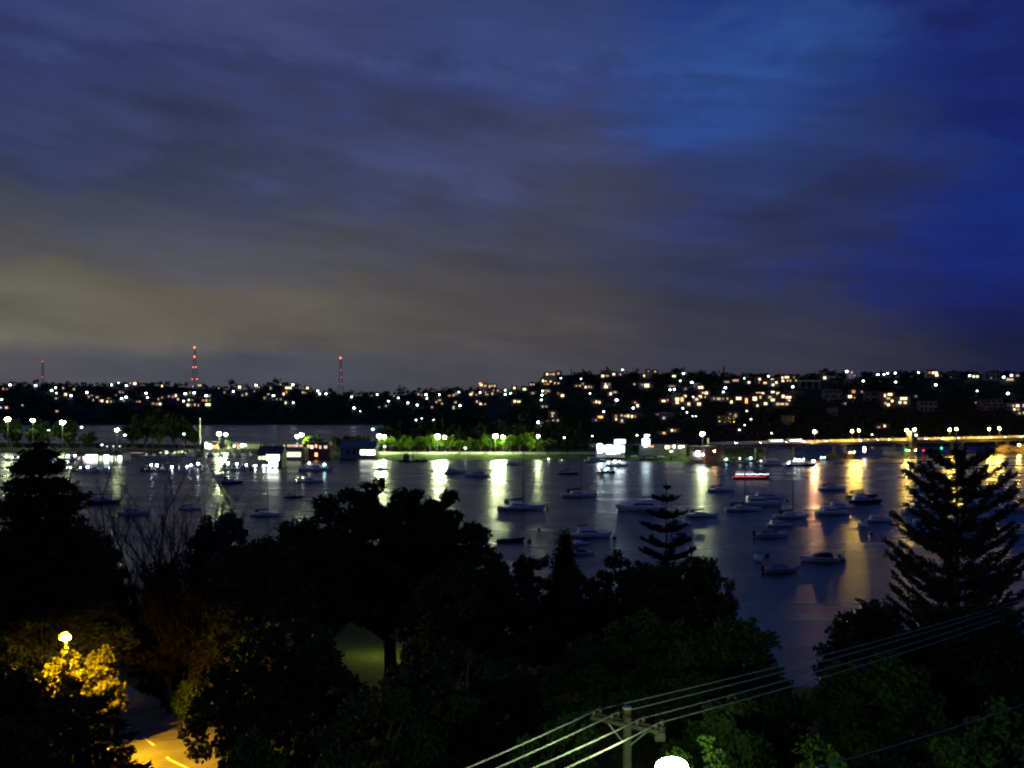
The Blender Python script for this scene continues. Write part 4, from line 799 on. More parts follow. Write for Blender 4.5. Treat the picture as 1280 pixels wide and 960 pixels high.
def boat_meshes(kind, hm, cm):
    key = (kind, hm.name, cm.name)
    if key in BC: return BC[key]
    out = []
    if kind == 'sail':                       # 11 m sloop, furled main under a cover
        out.append(('hull', hull_mesh(11, 3.3, 1.05, hm).mesh('hull', hm)))
        b = MB(); b.box(-5.2, 3.8, -1.66, -1.50, 0.16, 0.24); b.box(-5.2, 3.8, 1.50, 1.66, 0.16, 0.24); out.append(('stripe', b.mesh('stripe', NAVY)))
        b = MB(); loft_box(b, -2.6, 2.6, 1.05, 0.9, 1.62, 1.3); out.append(('cabin', b.mesh('cabin', WHITE)))
        b = MB()
        for sg in (-1, 1): b.box(-1.8, 0.9, sg * 0.99 - 0.03, sg * 0.99 + 0.03, 1.2, 1.42)
        out.append(('window', b.mesh('window', GLASSD)))
        b = MB(); loft_box(b, -3.9, -2.5, 1.1, 1.5, 2.25, 0.4, 0.1); out.append(('spray_hood', b.mesh('spray_hood', cm)))
        b = MB(); b.path([(0.8, 0, 1.0), (0.8, 0, 8), (0.8, 0, 14.2)], [0.16, 0.15, 0.11], 6)
        for z, w in ((5.6, 1.1), (9.6, 0.85)): b.tube((0.8, -w, z), (0.8, w, z), 0.05)
        out.append(('mast', b.mesh('mast', SPAR)))
        b = MB(); b.tube((0.75, 0, 2.3), (-4.0, 0, 2.2), 0.09); out.append(('boom', b.mesh('boom', SPAR)))
        b = MB(); b.path([(0.66, 0, 2.95), (0.2, 0, 2.65), (-2, 0, 2.5), (-3.9, 0, 2.36)], [0.16, 0.26, 0.2, 0.1], 6); out.append(('sail_cover', b.mesh('sail_cover', cm)))
        b = MB()
        for a in ((5.6, 0, 1.3), (-5.4, 0, 1.1)): b.tube(a, (0.8, 0, 14.1), 0.025, None, 3)
        for sg in (-1, 1): b.tube((0.7, sg * 1.55, 1.0), (0.8, sg * 0.85, 9.6), 0.025, None, 3); b.tube((0.8, sg * 0.85, 9.6), (0.8, 0, 14.0), 0.025, None, 3)
        out.append(('stay', b.mesh('stay', DARKC)))
    elif kind == 'motor':                    # 10 m flybridge cruiser
        out.append(('hull', hull_mesh(10, 3.5, 1.35, hm, 0.4, 0.92).mesh('hull', hm)))
        b = MB(); loft_box(b, -3.4, 3.1, 1.4, 1.2, 2.35, 1.9, 0.2); out.append(('cabin', b.mesh('cabin', WHITE)))
        b = MB()
        for sg in (-1, 1): b.add([(-2.7, sg * 1.32, 1.62), (1.7, sg * 1.14, 1.62), (1.2, sg * 1.1, 2.15), (-2.6, sg * 1.25, 2.15)], [(0, 1, 2, 3)])
        out.append(('window', b.mesh('window', GLASSD)))
        b = MB(); loft_box(b, -3.2, 0.9, 1.15, 2.353, 3.0, 0.7, 0.1); out.append(('flybridge', b.mesh('flybridge', WHITE)))
        b = MB(); loft_box(b, -3.3, -0.3, 1.2, 3.75, 3.95, 0.2, 0.1)
        for x in (-3.0, -0.7):
            for sg in (-1, 1): b.tube((x, sg * 1.0, 2.9), (x, sg * 1.0, 3.8), 0.04)
        out.append(('canopy', b.mesh('canopy', cm)))
        b = MB(); b.path([(4.9, 0, 2.15), (4.2, -0.75, 2.1), (2.4, -1.3, 2.0)], [0.04] * 3, 4); b.path([(4.9, 0, 2.15), (4.2, 0.75, 2.1), (2.4, 1.3, 2.0)], [0.04] * 3, 4)
        for x, y in ((4.2, -0.75), (4.2, 0.75), (2.4, -1.3), (2.4, 1.3)): b.tube((x, y, 1.4), (x, y, 2.05), 0.035, None, 4)
        out.append(('bow_rail', b.mesh('bow_rail', STEEL)))
        b = MB(); b.tube((-2.6, 0, 3.9), (-3.0, 0, 5.6), 0.04, 0.02, 4); out.append(('aerial', b.mesh('aerial', STEEL)))
    elif kind == 'runabout':                 # 6.5 m open boat with a low canopy and outboard
        out.append(('hull', hull_mesh(6.5, 2.4, 0.85, hm, 0.3, 0.92).mesh('hull', hm)))
        b = MB(); b.box(-3.1, 1.5, -1.2, -1.14, 0.45, 0.55); b.box(-3.1, 1.5, 1.14, 1.2, 0.45, 0.55); out.append(('stripe', b.mesh('stripe', NAVY)))
        b = MB(); loft_box(b, -2.3, 1.5, 0.95, 0.8, 1.55, 1.2, 0.3); out.append(('canopy', b.mesh('canopy', cm)))
        b = MB(); b.add([(0.35, -0.83, 1.5), (1.5, -0.8, 0.86), (1.5, 0.8, 0.86), (0.35, 0.83, 1.5)], [(0, 1, 2, 3)]); out.append(('windscreen', b.mesh('windscreen', GLASSD)))
        b = MB(); b.box(-3.75, -3.28, -0.2, 0.2, 0.5, 1.25); b.box(-3.65, -3.35, -0.08, 0.08, -0.5, 0.5); out.append(('outboard', b.mesh('outboard', DARKC)))
    elif kind == 'dinghy':
        out.append(('hull', hull_mesh(3.4, 1.5, 0.5, hm, 0.2, 0.85).mesh('hull', hm)))
        b = MB(); b.box(-0.9, -0.6, -0.6, 0.6, 0.46, 0.52); b.box(0.4, 0.7, -0.55, 0.55, 0.48, 0.54); out.append(('seat', b.mesh('seat', TEAK)))
    elif kind == 'cruiser':                  # 18 m two-deck cruiser
        out.append(('hull', hull_mesh(18, 5.2, 2.0, hm, 0.6, 0.9).mesh('hull', hm)))
        b = MB(); loft_box(b, -7.2, 5.4, 2.1, 1.8, 3.9, 2.2, 0.2); out.append(('cabin', b.mesh('cabin', WHITE)))
        b = MB()
        for sg in (-1, 1): b.add([(-6.4, sg * 2.0, 2.6), (3.6, sg * 1.72, 2.6), (3.0, sg * 1.66, 3.5), (-6.3, sg * 1.88, 3.5)], [(0, 1, 2, 3)])
        out.append(('window', b.mesh('window', GLASSD)))
        b = MB(); loft_box(b, -6.6, 2.2, 1.75, 3.903, 5.5, 1.4, 0.3); out.append(('upper_deck', b.mesh('upper_deck', WHITE)))
        b = MB(); b.tube((-3, 0, 5.4), (-3.5, 0, 8.8), 0.08, 0.04, 5); b.tube((-3.3, -1, 7), (-3.3, 1, 7), 0.05); out.append(('signal_mast', b.mesh('signal_mast', ALU)))
    BC[key] = out; return out
L0 = {'sail': 11, 'motor': 10, 'runabout': 6.5, 'dinghy': 3.4, 'cruiser': 18}
HM = {'w': WHITE, 'c': CREAM, 'n': NAVY}
CM = {'d': DARKC, 'b': BLUEC, 'r': REDC, 'w': WHITE, 'l': mat('lavender canvas', (0.3, 0.28, 0.36), 0.8)}
def boat(kind, px, ywl, lpx, label, hm='w', cm='b', rz=0.0, group='boats moored in the bay', lights=(), length=None, scale=None):
    Y = Yof(ywl); L = (lpx / F * Y) if length is None else length; s = L / L0[kind] if scale is None else scale
    t = empty({'sail': 'sailboat', 'motor': 'motorboat', 'runabout': 'runabout', 'dinghy': 'dinghy', 'cruiser': 'motor_yacht'}[kind], (XofPX(px, Y), Y, 0.0), R(rz), label, {'sail': 'sailboat', 'motor': 'motorboat', 'runabout': 'motorboat', 'dinghy': 'dinghy', 'cruiser': 'yacht'}[kind], group)
    t.scale = (s, s, s * (0.78 if kind in ('motor', 'cruiser') else 1.0))
    for n, me in boat_meshes(kind, HM[hm], CM[cm]): link_mesh(n, me, t)
    for (x, y, z, r, m) in lights: g = MB(); g.ball((x, y, z), r, r, r, 8, 6); g.build('deck_light', m, t)
    return t
DL = emit('deck lamp glass', (0.9, 1.0, 0.95), 30); DLC = emit('cyan deck lamp glass', (0.55, 1.0, 0.95), 18); DLS = emit('soft deck lamp glass', (0.95, 1.0, 0.7), 6)
boat('sail', 650, 637, 57, 'long white sloop lying across the pale streak, its boom pointing left', 'w', 'b', 3)
boat('sail', 723, 621, 43, 'white sloop with dark lumpy sail cover above the red canopied cruiser', 'w', 'd', 4)
boat('sail', 710, 593, 24, 'small sloop right of the bright reflections with a dark sail cover', 'n', 'd', -6)
boat('motor', 757, 591.5, 23, 'motorboat lit white under the wharf kiosk lights', 'n', 'w', 10, lights=[(1.0, -1.0, 3.4, 0.45, DLC), (-0.5, -1.6, 2.6, 0.4, DLC)])
boat('motor', 771, 583, 26, 'dim motorboat just behind the white lit one, two deck lights', 'w', 'b', -5, lights=[(-1.0, -1.7, 3.2, 0.5, DL), (1.2, -1.7, 3.3, 0.35, emit('amber deck glass', (1, .75, .4), 8))])
boat('motor', 744, 577.5, 26, 'low motorboat close under the wharf kiosk shore', 'w', 'b', 4)
boat('dinghy', 637, 677, 34, 'long dark dinghy at the foot of the pale green streak', 'n', 'd', 2, length=7)
boat('motor', 801, 638, 56, 'broad motor cruiser with dark canopy behind the slim pine', 'w', 'd', 176)
boat('sail', 877, 646, 40, 'sloop between the slim pine and the lone lamp streak', 'w', 'd', 4)
boat('sail', 900, 614, 31, 'sloop with upright mast just right of the lone lamp streak', 'w', 'd', -4)
boat('motor', 738, 671, 48, 'white cruiser with dark red canopy behind the dark bush', 'w', 'r', 5)
boat('motor', 848, 656, 30, 'white motorboat half hidden behind the slim pine branches', 'w', 'w', -8)
boat('runabout', 853, 672, 26, 'small pale runabout below the slim pine middle branches', 'w', 'b', 12)
boat('runabout', 726, 681, 22, 'small runabout close below the red canopied cruiser', 'w', 'w', 8)
boat('runabout', 729, 693, 26, 'lowest runabout beside the small dark conifer', 'w', 'b', 2)
boat('sail', 928, 638.5, 44, 'low sloop overlapping the big pale motor yacht', 'w', 'b', 3)
boat('motor', 950, 632, 52, 'pale cruiser just in front of the big motor yacht', 'w', 'l', 4)
boat('cruiser', 960, 624, 42, 'big pale motor yacht in the crowded middle moorings', 'w', 'b', 6, length=12)
boat('sail', 988, 647.5, 42, 'white sloop with a dark boom below the big motor yacht', 'w', 'b', 2)
boat('motor', 974, 658, 32, 'plain low white motorboat above the red bottomed launch', 'w', 'l', 4)
boat('runabout', 964, 671, 40, 'flat pale launch with lavender cover and reddish bottom', 'w', 'l', 3)
boat('motor', 947, 699, 16, 'small boat seen from astern with a dark cabin back', 'w', 'd', 82, length=5.6)
boat('runabout', 976, 715, 45, 'nearest cream runabout with outboard raised at left', 'c', 'l', 12)
boat('runabout', 1025, 701.5, 44, 'striped runabout with dark canopy right of the cream one', 'w', 'd', 176)
boat('sail', 1040, 612.5, 34, 'sloop between the orange and yellow light columns', 'w', 'b', 4)
boat('motor', 1041, 643, 43, 'white cruiser with dark cockpit below the orange light column', 'w', 'd', 6)
boat('motor', 1050, 635.5, 34, 'pale cruiser half hidden behind the dark cockpit cruiser', 'w', 'l', 3)
boat('sail', 1076, 622, 38, 'sloop silhouetted at the foot of the yellow light column', 'n', 'd', 3)
boat('motor', 1080, 628.5, 40, 'dark blue motorboat under the yellow light column sloop', 'n', 'b', -4)
boat('motor', 1077, 657, 17, 'stern on motorboat left of the pine, with cabin', 'w', 'd', 86, length=6.5)
boat('motor', 1098, 652, 32, 'motorboat just left of the big pine branches', 'w', 'l', 4)
boat('cruiser', 1001, 583, 34, 'motor yacht with a row of white lights along its upper deck', 'n', 'b', 3, lights=[(-4.5, -2.2, 6.1, 0.55, DL), (-1.8, -2.2, 6.1, 0.55, DL), (1.0, -2.2, 6.2, 0.5, DL), (8.2, -1, 4.7, 0.75, DL)])
boat('cruiser', 970, 581.5, 34, 'pale motor yacht left of the yacht with deck lights', 'w', 'b', -3, lights=[(8.6, -1.5, 2.4, 0.8, DL)])
boat('motor', 1048, 580, 18, 'small dark motorboat beneath the bridge left of the yellow column', 'w', 'b', 4)
boat('motor', 1028, 575.5, 12, 'small motorboat with twin cyan lights near the bridge', 'n', 'b', 2, lights=[(-1.6, -1.5, 4.2, 0.75, DLC), (1.8, -1.5, 4.3, 0.75, DLC)])
for i, (px, y, l, kind) in enumerate(((795, 574, 20, 'motor'), (812, 575.5, 24, 'sail'), (829, 575, 22, 'motor'), (845, 576, 20, 'sail'), (892, 577.5, 22, 'motor'), (908, 578.5, 20, 'motor'), (924, 579, 22, 'sail'), (938, 577, 20, 'motor'), (951, 580, 18, 'motor'))):
    boat(kind, px, y, l, f'dark berthed boat by the shops and abutment, {ORD[i]} from left', 'wn'[i % 2], 'bd'[i % 2], rng.uniform(-15, 15), 'boats berthed by the bridge end', lights=[(0, -1.5, 3.0, 0.5, DLC if i % 2 else DLS)] if i in (5, 6, 7, 8) else ())
# left half of the bay
boat('sail', 332, 645, 36, 'white sloop at left with boom pointing left, tall thin mast', 'w', 'b', 4)
boat('cruiser', 387, 603, 36, 'pale motor yacht left of the green streak at the big dark tree', 'w', 'b', 4, length=12, lights=[(-4.6, -2.0, 4.6, 0.5, DLS)])
boat('motor', 394, 588.5, 40, 'long cruiser in front of the orange windowed cafe', 'w', 'b', 2, lights=[(-1.6, -1.5, 3.3, 0.35, DLS), (3.0, -1, 2.6, 0.4, DLC)])
boat('motor', 290, 604.5, 25, 'dark motorboat on open water below the pontoon lamps', 'n', 'd', 2)
boat('motor', 275, 596, 18, 'stern lit motorboat left of the yellowish streak', 'w', 'd', 5, lights=[(-2.0, -1.5, 3.8, 0.55, DLS), (2.2, -1.3, 4.0, 0.55, DLS)])
boat('motor', 130, 629, 38, 'dark blue cruiser left of the pale reflection at left', 'n', 'b', 2)
boat('motor', 168, 643, 38, 'pale cruiser seen through the bare branches', 'w', 'b', 2)
boat('sail', 367, 622, 22, 'small dark sloop at the left edge of the big dark tree', 'n', 'd', 3)
boat('sail', 238, 637, 26, 'sloop behind the right side of the bare branches', 'w', 'b', -3)
boat('motor', 568, 591.5, 27, 'left of two motorboats right of the bright park streak', 'w', 'l', 3)
boat('motor', 596, 595.5, 30, 'right of two motorboats right of the bright park streak', 'w', 'b', 178)
boat('dinghy', 621, 579.5, 8, 'tiny dark dinghy inside the brightest right park streak', 'n', 'd', 5, length=4.2)
boat('motor', 641, 581, 18, 'dim motorboat right of the right park streak', 'w', 'b', 2)
boat('motor', 477, 587, 15, 'motorboat lit white from behind under the boathouse lamp', 'n', 'w', 6)
boat('motor', 686, 576, 12, 'small boat with a greenish deck light near the beach', 'w', 'w', -10, lights=[(0, -1.5, 2.6, 1.0, DLS)])
boat('motor', 702, 577, 10, 'small boat right of the greenish lit one near the beach', 'w', 'w', 10, lights=[(0, -1.5, 2.6, 0.5, DLS)])
t = boat('cruiser', 937, 599, 44, 'passing launch, its white and red light streaks drawn as bulb rows', 'n', 'b', 2)  # streaks of its moving lights drawn as added rows of bulbs
b = MB()
for k in range(40): b.ball((-7.6 + k * 0.43, -2.75, 3.5 + 0.12 * math.sin(k * 0.7)), 0.13, 0.13, 0.13, 6, 4)
tag(b.build('light_trail', emit('white trail bulbs', (1, 0.97, 0.95), 9), t), 'white motion streak drawn as bulbs')
b = MB()
for k in range(40): b.ball((-9.4 + k * 0.43, -2.85, 1.75 + 0.1 * math.sin(k * 0.5 + 2)), 0.12, 0.12, 0.12, 6, 4)
tag(b.build('light_trail', emit('red trail bulbs', (1, 0.03, 0.06), 4), t), 'red motion streak drawn as bulbs')
# barge with dark machinery
t = empty('work_barge', (XofPX(516, 672), 672, 0), R(2), 'low dark work barge with lumps of gear left of the park streak', 'barge')
b = MB(); b.box(-10, 10, 0, 6, -0.5, 1.0); b.build('deck', DARKC, t)
b = MB(); b.box(-6.5, -2.5, 1, 4, 1.003, 4.2); b.hip(-6.5, -2.5, 1, 4, 4.205, 0.8, 0.2); b.build('cabin', TIMBER, t)
b = MB(); b.path([(-0.5, 2, 1.0), (0.2, 2, 6.5), (2.8, 2, 8.2)], [0.3, 0.25, 0.2]); b.build('crane_arm', DARKC, t)
for x in (2.5, 5, 7.5): b = MB(); b.box(x - 0.8, x + 0.8, 1.2, 3.4, 1.003, 1.9 + 0.4 * math.sin(x)); b.build('crate', TIMBER, t)
# boats behind the right pine
for px, y, l, k, hm, cm, rz, lab in ((1152, 612, 30, 'sail', 'w', 'b', 3, 'sloop behind the upper left branches of the big pine'), (1150, 640, 44, 'motor', 'w', 'b', 4, 'cruiser behind the left branches of the big pine'), (1178, 632, 36, 'motor', 'n', 'b', -4, 'dark cruiser right behind the trunk of the big pine'), (1243, 618, 50, 'cruiser', 'w', 'b', 5, 'large pale yacht behind the right branches of the big pine'), (1264, 638, 40, 'motor', 'w', 'b', 2, 'cruiser low behind the right branches of the big pine'), (1271, 668, 30, 'motor', 'w', 'b', 6, 'white cruiser at the right frame edge below the rest'), (1215, 648, 40, 'motor', 'w', 'b', 2, 'cruiser hidden mostly by the big pine right side'), (1160, 652, 36, 'sail', 'w', 'd', 2, 'lower sloop behind the big pine left side')):
    boat(k, px, y, l, lab, hm, cm, rz)
# berthed marina boats: rows of dark hulls and bare masts
k = 0
for row, Y, a, c, n in (('upper left pontoon', 694, -60, 112, 13), ('near left pontoon', 574, 34, 142, 8), ('short middle pontoon', 578, 176, 256, 8), ('shed pontoon', 592, 278, 322, 4), ('shore behind the middle pontoon', 760, 150, 330, 15)):
    for i in range(n):
        px = a + (c - a) * (i + 0.5) / n + rng.uniform(-2, 2); kind = 'sail' if rng.random() < 0.72 else 'motor'
        L = rng.uniform(8.5, 12.5)
        boat(kind, px, HY + CAMZ * F / (Y - (3.2 if kind == 'sail' else 3)), 0, f'dark berthed {"sailboat" if kind == "sail" else "motorboat"} at the {row}, {nth(("berth", row, kind))} such from left', rng.choice('wwn'), rng.choice('bdw'), 90 + rng.uniform(-6, 6), 'boats berthed at the marina', length=L)
# buoys
for px, y, lab in ((684, 637, 'small dark buoy right of the long white sloop'), (662, 678, 'dark buoy right of the dark dinghy'), (768, 674, 'dark buoy right of the red canopied cruiser'), (1054, 702, 'dark buoy right of the striped runabout'), (959, 696, 'dark buoy right of the stern on boat'), (984, 627, 'small buoy right of the big motor yacht'), (674, 663, 'dark buoy upper right of the dark dinghy'), (1089, 669, 'small buoy left of the big pine lower branches')):
    Y = Yof(y); t = empty('buoy', (XofPX(px, Y), Y, 0), 0, lab, 'buoy', 'mooring buoys')
    b = MB(); b.ball((0, 0, 0.3), 0.55, 0.55, 0.5, 10, 6); b.build('float', DARKC, t)
    b = MB(); b.tube((0, 0, 0.75), (0, 0, 1.5), 0.06); b.ball((0, 0, 1.55), 0.14, 0.14, 0.14, 6, 4); b.build('pick_up_pole', STEEL, t)
# ------------------------------------------------------------------ far trees
def far_crown(seed, h, w, n, conif=False):
    rs = np.random.default_rng(seed); pts = []
    if conif:
        z = rs.random(n) ** 0.8; r = (1 - z) * w * (0.75 + 0.25 * np.cos(z * 40)); a = rs.random(n) * 2 * np.pi; q = np.sqrt(rs.random(n))
        C = np.stack([r * q * np.cos(a), r * q * np.sin(a), h * (0.12 + 0.88 * z)], 1)
    else:
        k = 9; cx = rs.normal(size=(k, 3)) * np.array([w * 0.42, w * 0.42, h * 0.16]) + np.array([0, 0, h * 0.66]); i = rs.integers(0, k, n)
        d = rs.normal(size=(n, 3)); d /= np.linalg.norm(d, axis=1)[:, None]
        C = cx[i] + d * (w * 0.36) * np.cbrt(0.25 + 0.75 * rs.random(n))[:, None] * np.array([1, 1, 0.75])
    s = w * (0.16 if conif else 0.17) * (80 / n) ** 0.33
    V, Q = leaves(rs, C, s, s * 0.8); return V, Q
def trunk_mesh(h, r):
    b = MB(); b.path([(0, 0, -1.5), (0.1, 0, h * 0.3), (0, 0.1, h * 0.75)], [r, r * 0.8, r * 0.35], 6); return b.mesh('trunk', BARK)
FT = []
for s in range(6):
    V, Q = far_crown(s, 12, 6.5, 150); FT.append(('round', np_mesh('crown', V, Q, LEAF_D), trunk_mesh(12, 0.4)))
for s in range(3):
    V, Q = far_crown(20 + s, 20, 4.2, 170, True); FT.append(('conif', np_mesh('crown', V, Q, LEAF_C), trunk_mesh(20, 0.35)))
def tree_copy(i, x, y, z, s, label, group, name=None, rz=None):
    k, cr, tr = FT[i]
    t = empty(name or ('tree' if k == 'round' else 'conifer_tree'), (x, y, z), rng.uniform(0, 6.28) if rz is None else rz, label, 'tree', group); t.scale = (s, s, s * rng.uniform(0.85, 1.15))
    link_mesh('trunk', tr, t); link_mesh('crown', cr, t); return t
def hides(px, py_top, py_bot, hw, Y):
    for (kx, ky, kr, kY) in KEEP:
        if kY > Y - 6 and abs(kx - px) < hw + kr and py_top - kr < ky < py_bot + kr: return True
    return False
rt = random.Random(77)
def skyline(pxs, hf, Y0, Y1, lab, grp, smin, smax):
    for px in pxs:
        Y = rt.uniform(Y0, Y1); z = hf(px, Y); s = rt.uniform(smin, smax); i = rt.randrange(6)
        hpx = 12 * s * F / Y; base = HY + (CAMZ - z) * F / Y
        if hides(px, base - hpx * 0.95, base, 6 * s * F / Y * 0.8, Y): s *= 0.5
        if hides(px, base - 12 * s * F / Y, base, 6 * s * F / Y * 0.7, Y): continue
        tree_copy(i, XofPX(px, Y), Y, z, s, lab, grp)
skyline([-20 + 9.3 * i + rt.uniform(-4, 4) for i in range(71)], h_left, 2950, 3040, 'dark rounded tree on the skyline of the low far shore hills', 'skyline trees on the far shore hills', 0.7, 1.5)
skyline([652 + 9.2 * i + rt.uniform(-4, 4) for i in range(70)], h_right, 1390, 1500, 'dark rounded tree on the skyline of the lit right hillside', 'skyline trees on the right hillside', 0.35, 0.8)
for px, ytop, i, lab in ((714, 459, 6, 'thin spire tree alone on the skyline of the right hill'), (905, 457, 7, 'tall pointed conifer standing above the right hill skyline')):
    Y = 1440; z = h_right(px, Y); h = CAMZ - (ytop - HY) / F * Y - z; t = tree_copy(i, XofPX(px, Y), Y, z, h / 20, lab, None)
    t.scale = (h / 20 * (0.9 if px == 714 else 1.7),) * 2 + (h / 20,)
for px, ytop, w, lab in ((1033, 459.5, 1.0, 'flat domed tree on the skyline right of the pavilion'), (846, 459, 1.25, 'broad domed tree on the skyline above two lamps'), (760, 459, 0.95, 'domed tree above the two brightest ridge houses'), (730, 462, 0.9, 'round tree right of the thin spire tree'), (290, 472.5, 1.7, 'large round tree on the far ridge right of the tallest mast'), (345, 472, 2.0, 'broad tree on the far knoll left of the middle mast'), (45, 472.5, 1.3, 'dark tree beside the shortest red mast'), (500, 482, 1.5, 'rounded tree on the far ridge right of the middle mast')):
    far = px < 640; Y = 3000 if far else 1440; z = (h_left if far else h_right)(px, Y); h = CAMZ - (ytop - HY) / F * Y - z
    t = tree_copy(rt.randrange(6), XofPX(px, Y), Y, z, 1.0, lab, None); t.scale = (w * 1.25, w * 1.25, h / 12)
def woodland(name, hf, n, pxr, Y0, Y1, seed, label, step=12, s0=1.0):
    rs = np.random.default_rng(seed); Cs = []; r0 = random.Random(seed); ct = 0
    while ct < n:
        px = r0.uniform(*pxr); Y = Y0 + (Y1 - Y0) * r0.random(); z = hf(px, Y)
        if z < 1.5: ct += 1; continue
        h = r0.uniform(6, 12) * s0; w = r0.uniform(4, 7) * s0; base = HY + (CAMZ - z) * F / Y
        if hides(px, base - h * F / Y, base, w * F / Y * 0.9, Y): ct += 1; continue
        d = rs.normal(size=(step, 3)); d /= np.linalg.norm(d, axis=1)[:, None]; d[:, 2] = np.abs(d[:, 2]) * 0.9
        Cs.append(np.array([XofPX(px, Y), Y, z + h * 0.35]) + d * np.array([w, w, h * 0.6]) * np.cbrt(rs.random(step))[:, None]); ct += 1
    C = np.concatenate(Cs); V, Q = leaves(rs, C, 1.9 * s0, 1.5 * s0)
    o = link_mesh(name, np_mesh(name, V, Q, LEAF_D)); return tag(o, label, kind='stuff')
woodland('woodland', h_right, 3600, (490, 1420), 985, 1460, 3, 'dark woodland covering the right hillside between the houses', 14)
woodland('woodland', h_left, 2600, (-200, 700), 2315, 2990, 4, 'dark woodland covering the low far shore hills', 14, 1.5)
# ------------------------------------------------------------------ park trees on the spit
PT = []
def clump_tree(seed, h, w, n, leafm, a=0.42, trunk_r=0.35, low=0.32, clumps=22):
    rs = np.random.default_rng(seed)
    d = rs.normal(size=(clumps, 3)); d /= np.linalg.norm(d, axis=1)[:, None]
    cc = d * np.array([w * 0.36, w * 0.36, h * (1 - low) * 0.36]) * (0.45 + 0.55 * rs.random(clumps))[:, None] + np.array([0, 0, h * (low + (1 - low) * 0.5)])
    rr = w * (0.10 + 0.08 * rs.random(clumps)); i = rs.integers(0, clumps, n)
    e = rs.normal(size=(n, 3)); e /= np.linalg.norm(e, axis=1)[:, None]
    C = cc[i] + e * (rr[i] * (0.5 + 0.5 * rs.random(n)) )[:, None] * np.array([1, 1, 0.8])
    V, Q = leaves(rs, C, a, a * 0.6)
    crown = np_mesh('crown', V, Q, leafm)
    b = MB(); b.path([(0, 0, -1), (0.05 * w * 0.2, 0, h * low * 0.6), (0, 0, h * (low + 0.15))], [trunk_r * 1.3, trunk_r, trunk_r * 0.75], 8)
    for k in range(min(9, clumps)):
        p = cc[k]; m = Vector((p[0] * 0.35, p[1] * 0.35, h * (low + 0.12))); b.path([(0, 0, h * low * 0.75), m, tuple(p)], [trunk_r * 0.6, trunk_r * 0.4, trunk_r * 0.12], 5)
    return crown, b.mesh('trunk', BARK)
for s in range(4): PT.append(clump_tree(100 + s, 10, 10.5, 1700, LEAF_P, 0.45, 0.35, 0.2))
def put_tree(pair, x, y, z, s, label, group=None, name='tree', sz=None, cat='tree', rz=None):
    t = empty(name, (x, y, z), rng.uniform(0, 6.28) if rz is None else rz, label, cat, group); t.scale = (s, s, sz or s)
    link_mesh('trunk', pair[1], t); link_mesh('crown', pair[0], t); return t
spots = [(385, 802, 1.0, 1.15), (398, 806, 0.85, 0.9), (470, 768, 0.75, 0.9), (488, 771, 1.05, 1.2), (500, 774, 0.9, 1.0), (512, 766, 0.8, 0.85), (524, 776, 0.9, 0.9), (538, 762, 0.95, 1.1), (552, 782, 0.9, 1.0), (563, 764, 0.9, 1.05), (574, 772, 0.8, 0.8), (590, 778, 0.9, 0.85), (601, 770, 0.95, 0.95), (613, 764, 0.95, 1.1), (625, 782, 0.85, 0.9), (637, 764, 1.0, 1.1), (650, 772, 1.05, 1.15), (662, 768, 1.05, 1.2), (671, 776, 0.9, 1.0), (664, 758, 0.9, 0.95), (680, 762, 0.9, 0.95), (688, 772, 1.0, 1.0), (479, 764, 0.8, 0.9), (507, 780, 1.0, 1.1), (531, 770, 0.9, 0.95), (545, 772, 0.9, 1.0), (557, 763, 0.7, 0.8), (582, 769, 0.8, 0.8), (607, 781, 1.0, 1.05), (619, 775, 0.9, 1.0), (631, 771, 0.85, 0.9), (644, 782, 1.0, 1.1), (656, 783, 1.1, 1.2), (20, 862, 1.1, 1.6), (60, 860, 1.1, 1.6), (88, 858, 1.0, 1.4), (285, 852, 0.7, 0.75), (290, 849, 0.5, 0.55), (106, 862, 1.0, 1.2), (-10, 868, 1.1, 1.5), (40, 875, 1.2, 1.8)]
DT = [clump_tree(140 + s, 11, 11, 1200, LEAF_D, 0.5, 0.4, 0.2) for s in range(3)]
left_s = [s for s in spots if s[0] < 300]; mid_s = sorted(s for s in spots if s[0] >= 300)
for i, (px, Y, s, sz) in enumerate(sorted(left_s)): put_tree(DT[i % 3], XofPX(px, Y), Y, h_spit(px, Y) - 0.1, s, f'dim green shore tree behind the left marina, {ORD[i]} from left', 'shore trees behind the marina', 'tree', sz)
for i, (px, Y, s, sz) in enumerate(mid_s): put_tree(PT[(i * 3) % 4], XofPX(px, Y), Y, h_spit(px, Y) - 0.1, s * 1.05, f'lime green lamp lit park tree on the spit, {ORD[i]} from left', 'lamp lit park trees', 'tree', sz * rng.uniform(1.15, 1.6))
for i, (px, Y, s, sz) in enumerate(((684, 742, 0.9, 0.95), (697, 744, 1.0, 1.1), (709, 742, 0.95, 1.0), (720, 748, 0.8, 0.85), (731, 752, 0.7, 0.9))):
    put_tree(DT[i % 3], XofPX(px, Y), Y, h_spit(px, Y) - 0.1, s, f'dark unlit park tree right of the lime green ones, {ORD[i]} from left', 'dark park trees', 'tree', sz)
for i, (px, Y, s, sz) in enumerate(((420, 800, 1.0, 1.2), (432, 803, 1.1, 1.3), (444, 798, 1.1, 1.35), (456, 802, 1.0, 1.2))):
    put_tree(DT[i % 3], XofPX(px, Y), Y, h_spit(px, Y) - 0.1, s, f'dark tree rising behind the boathouse roof, {ORD[i]} from left', 'dark trees behind the boathouse', 'tree', sz)
BT = [clump_tree(170 + s, 11, 12, 1500, LEAF_D, 0.6, 0.4, 0.08, 30) for s in range(2)]
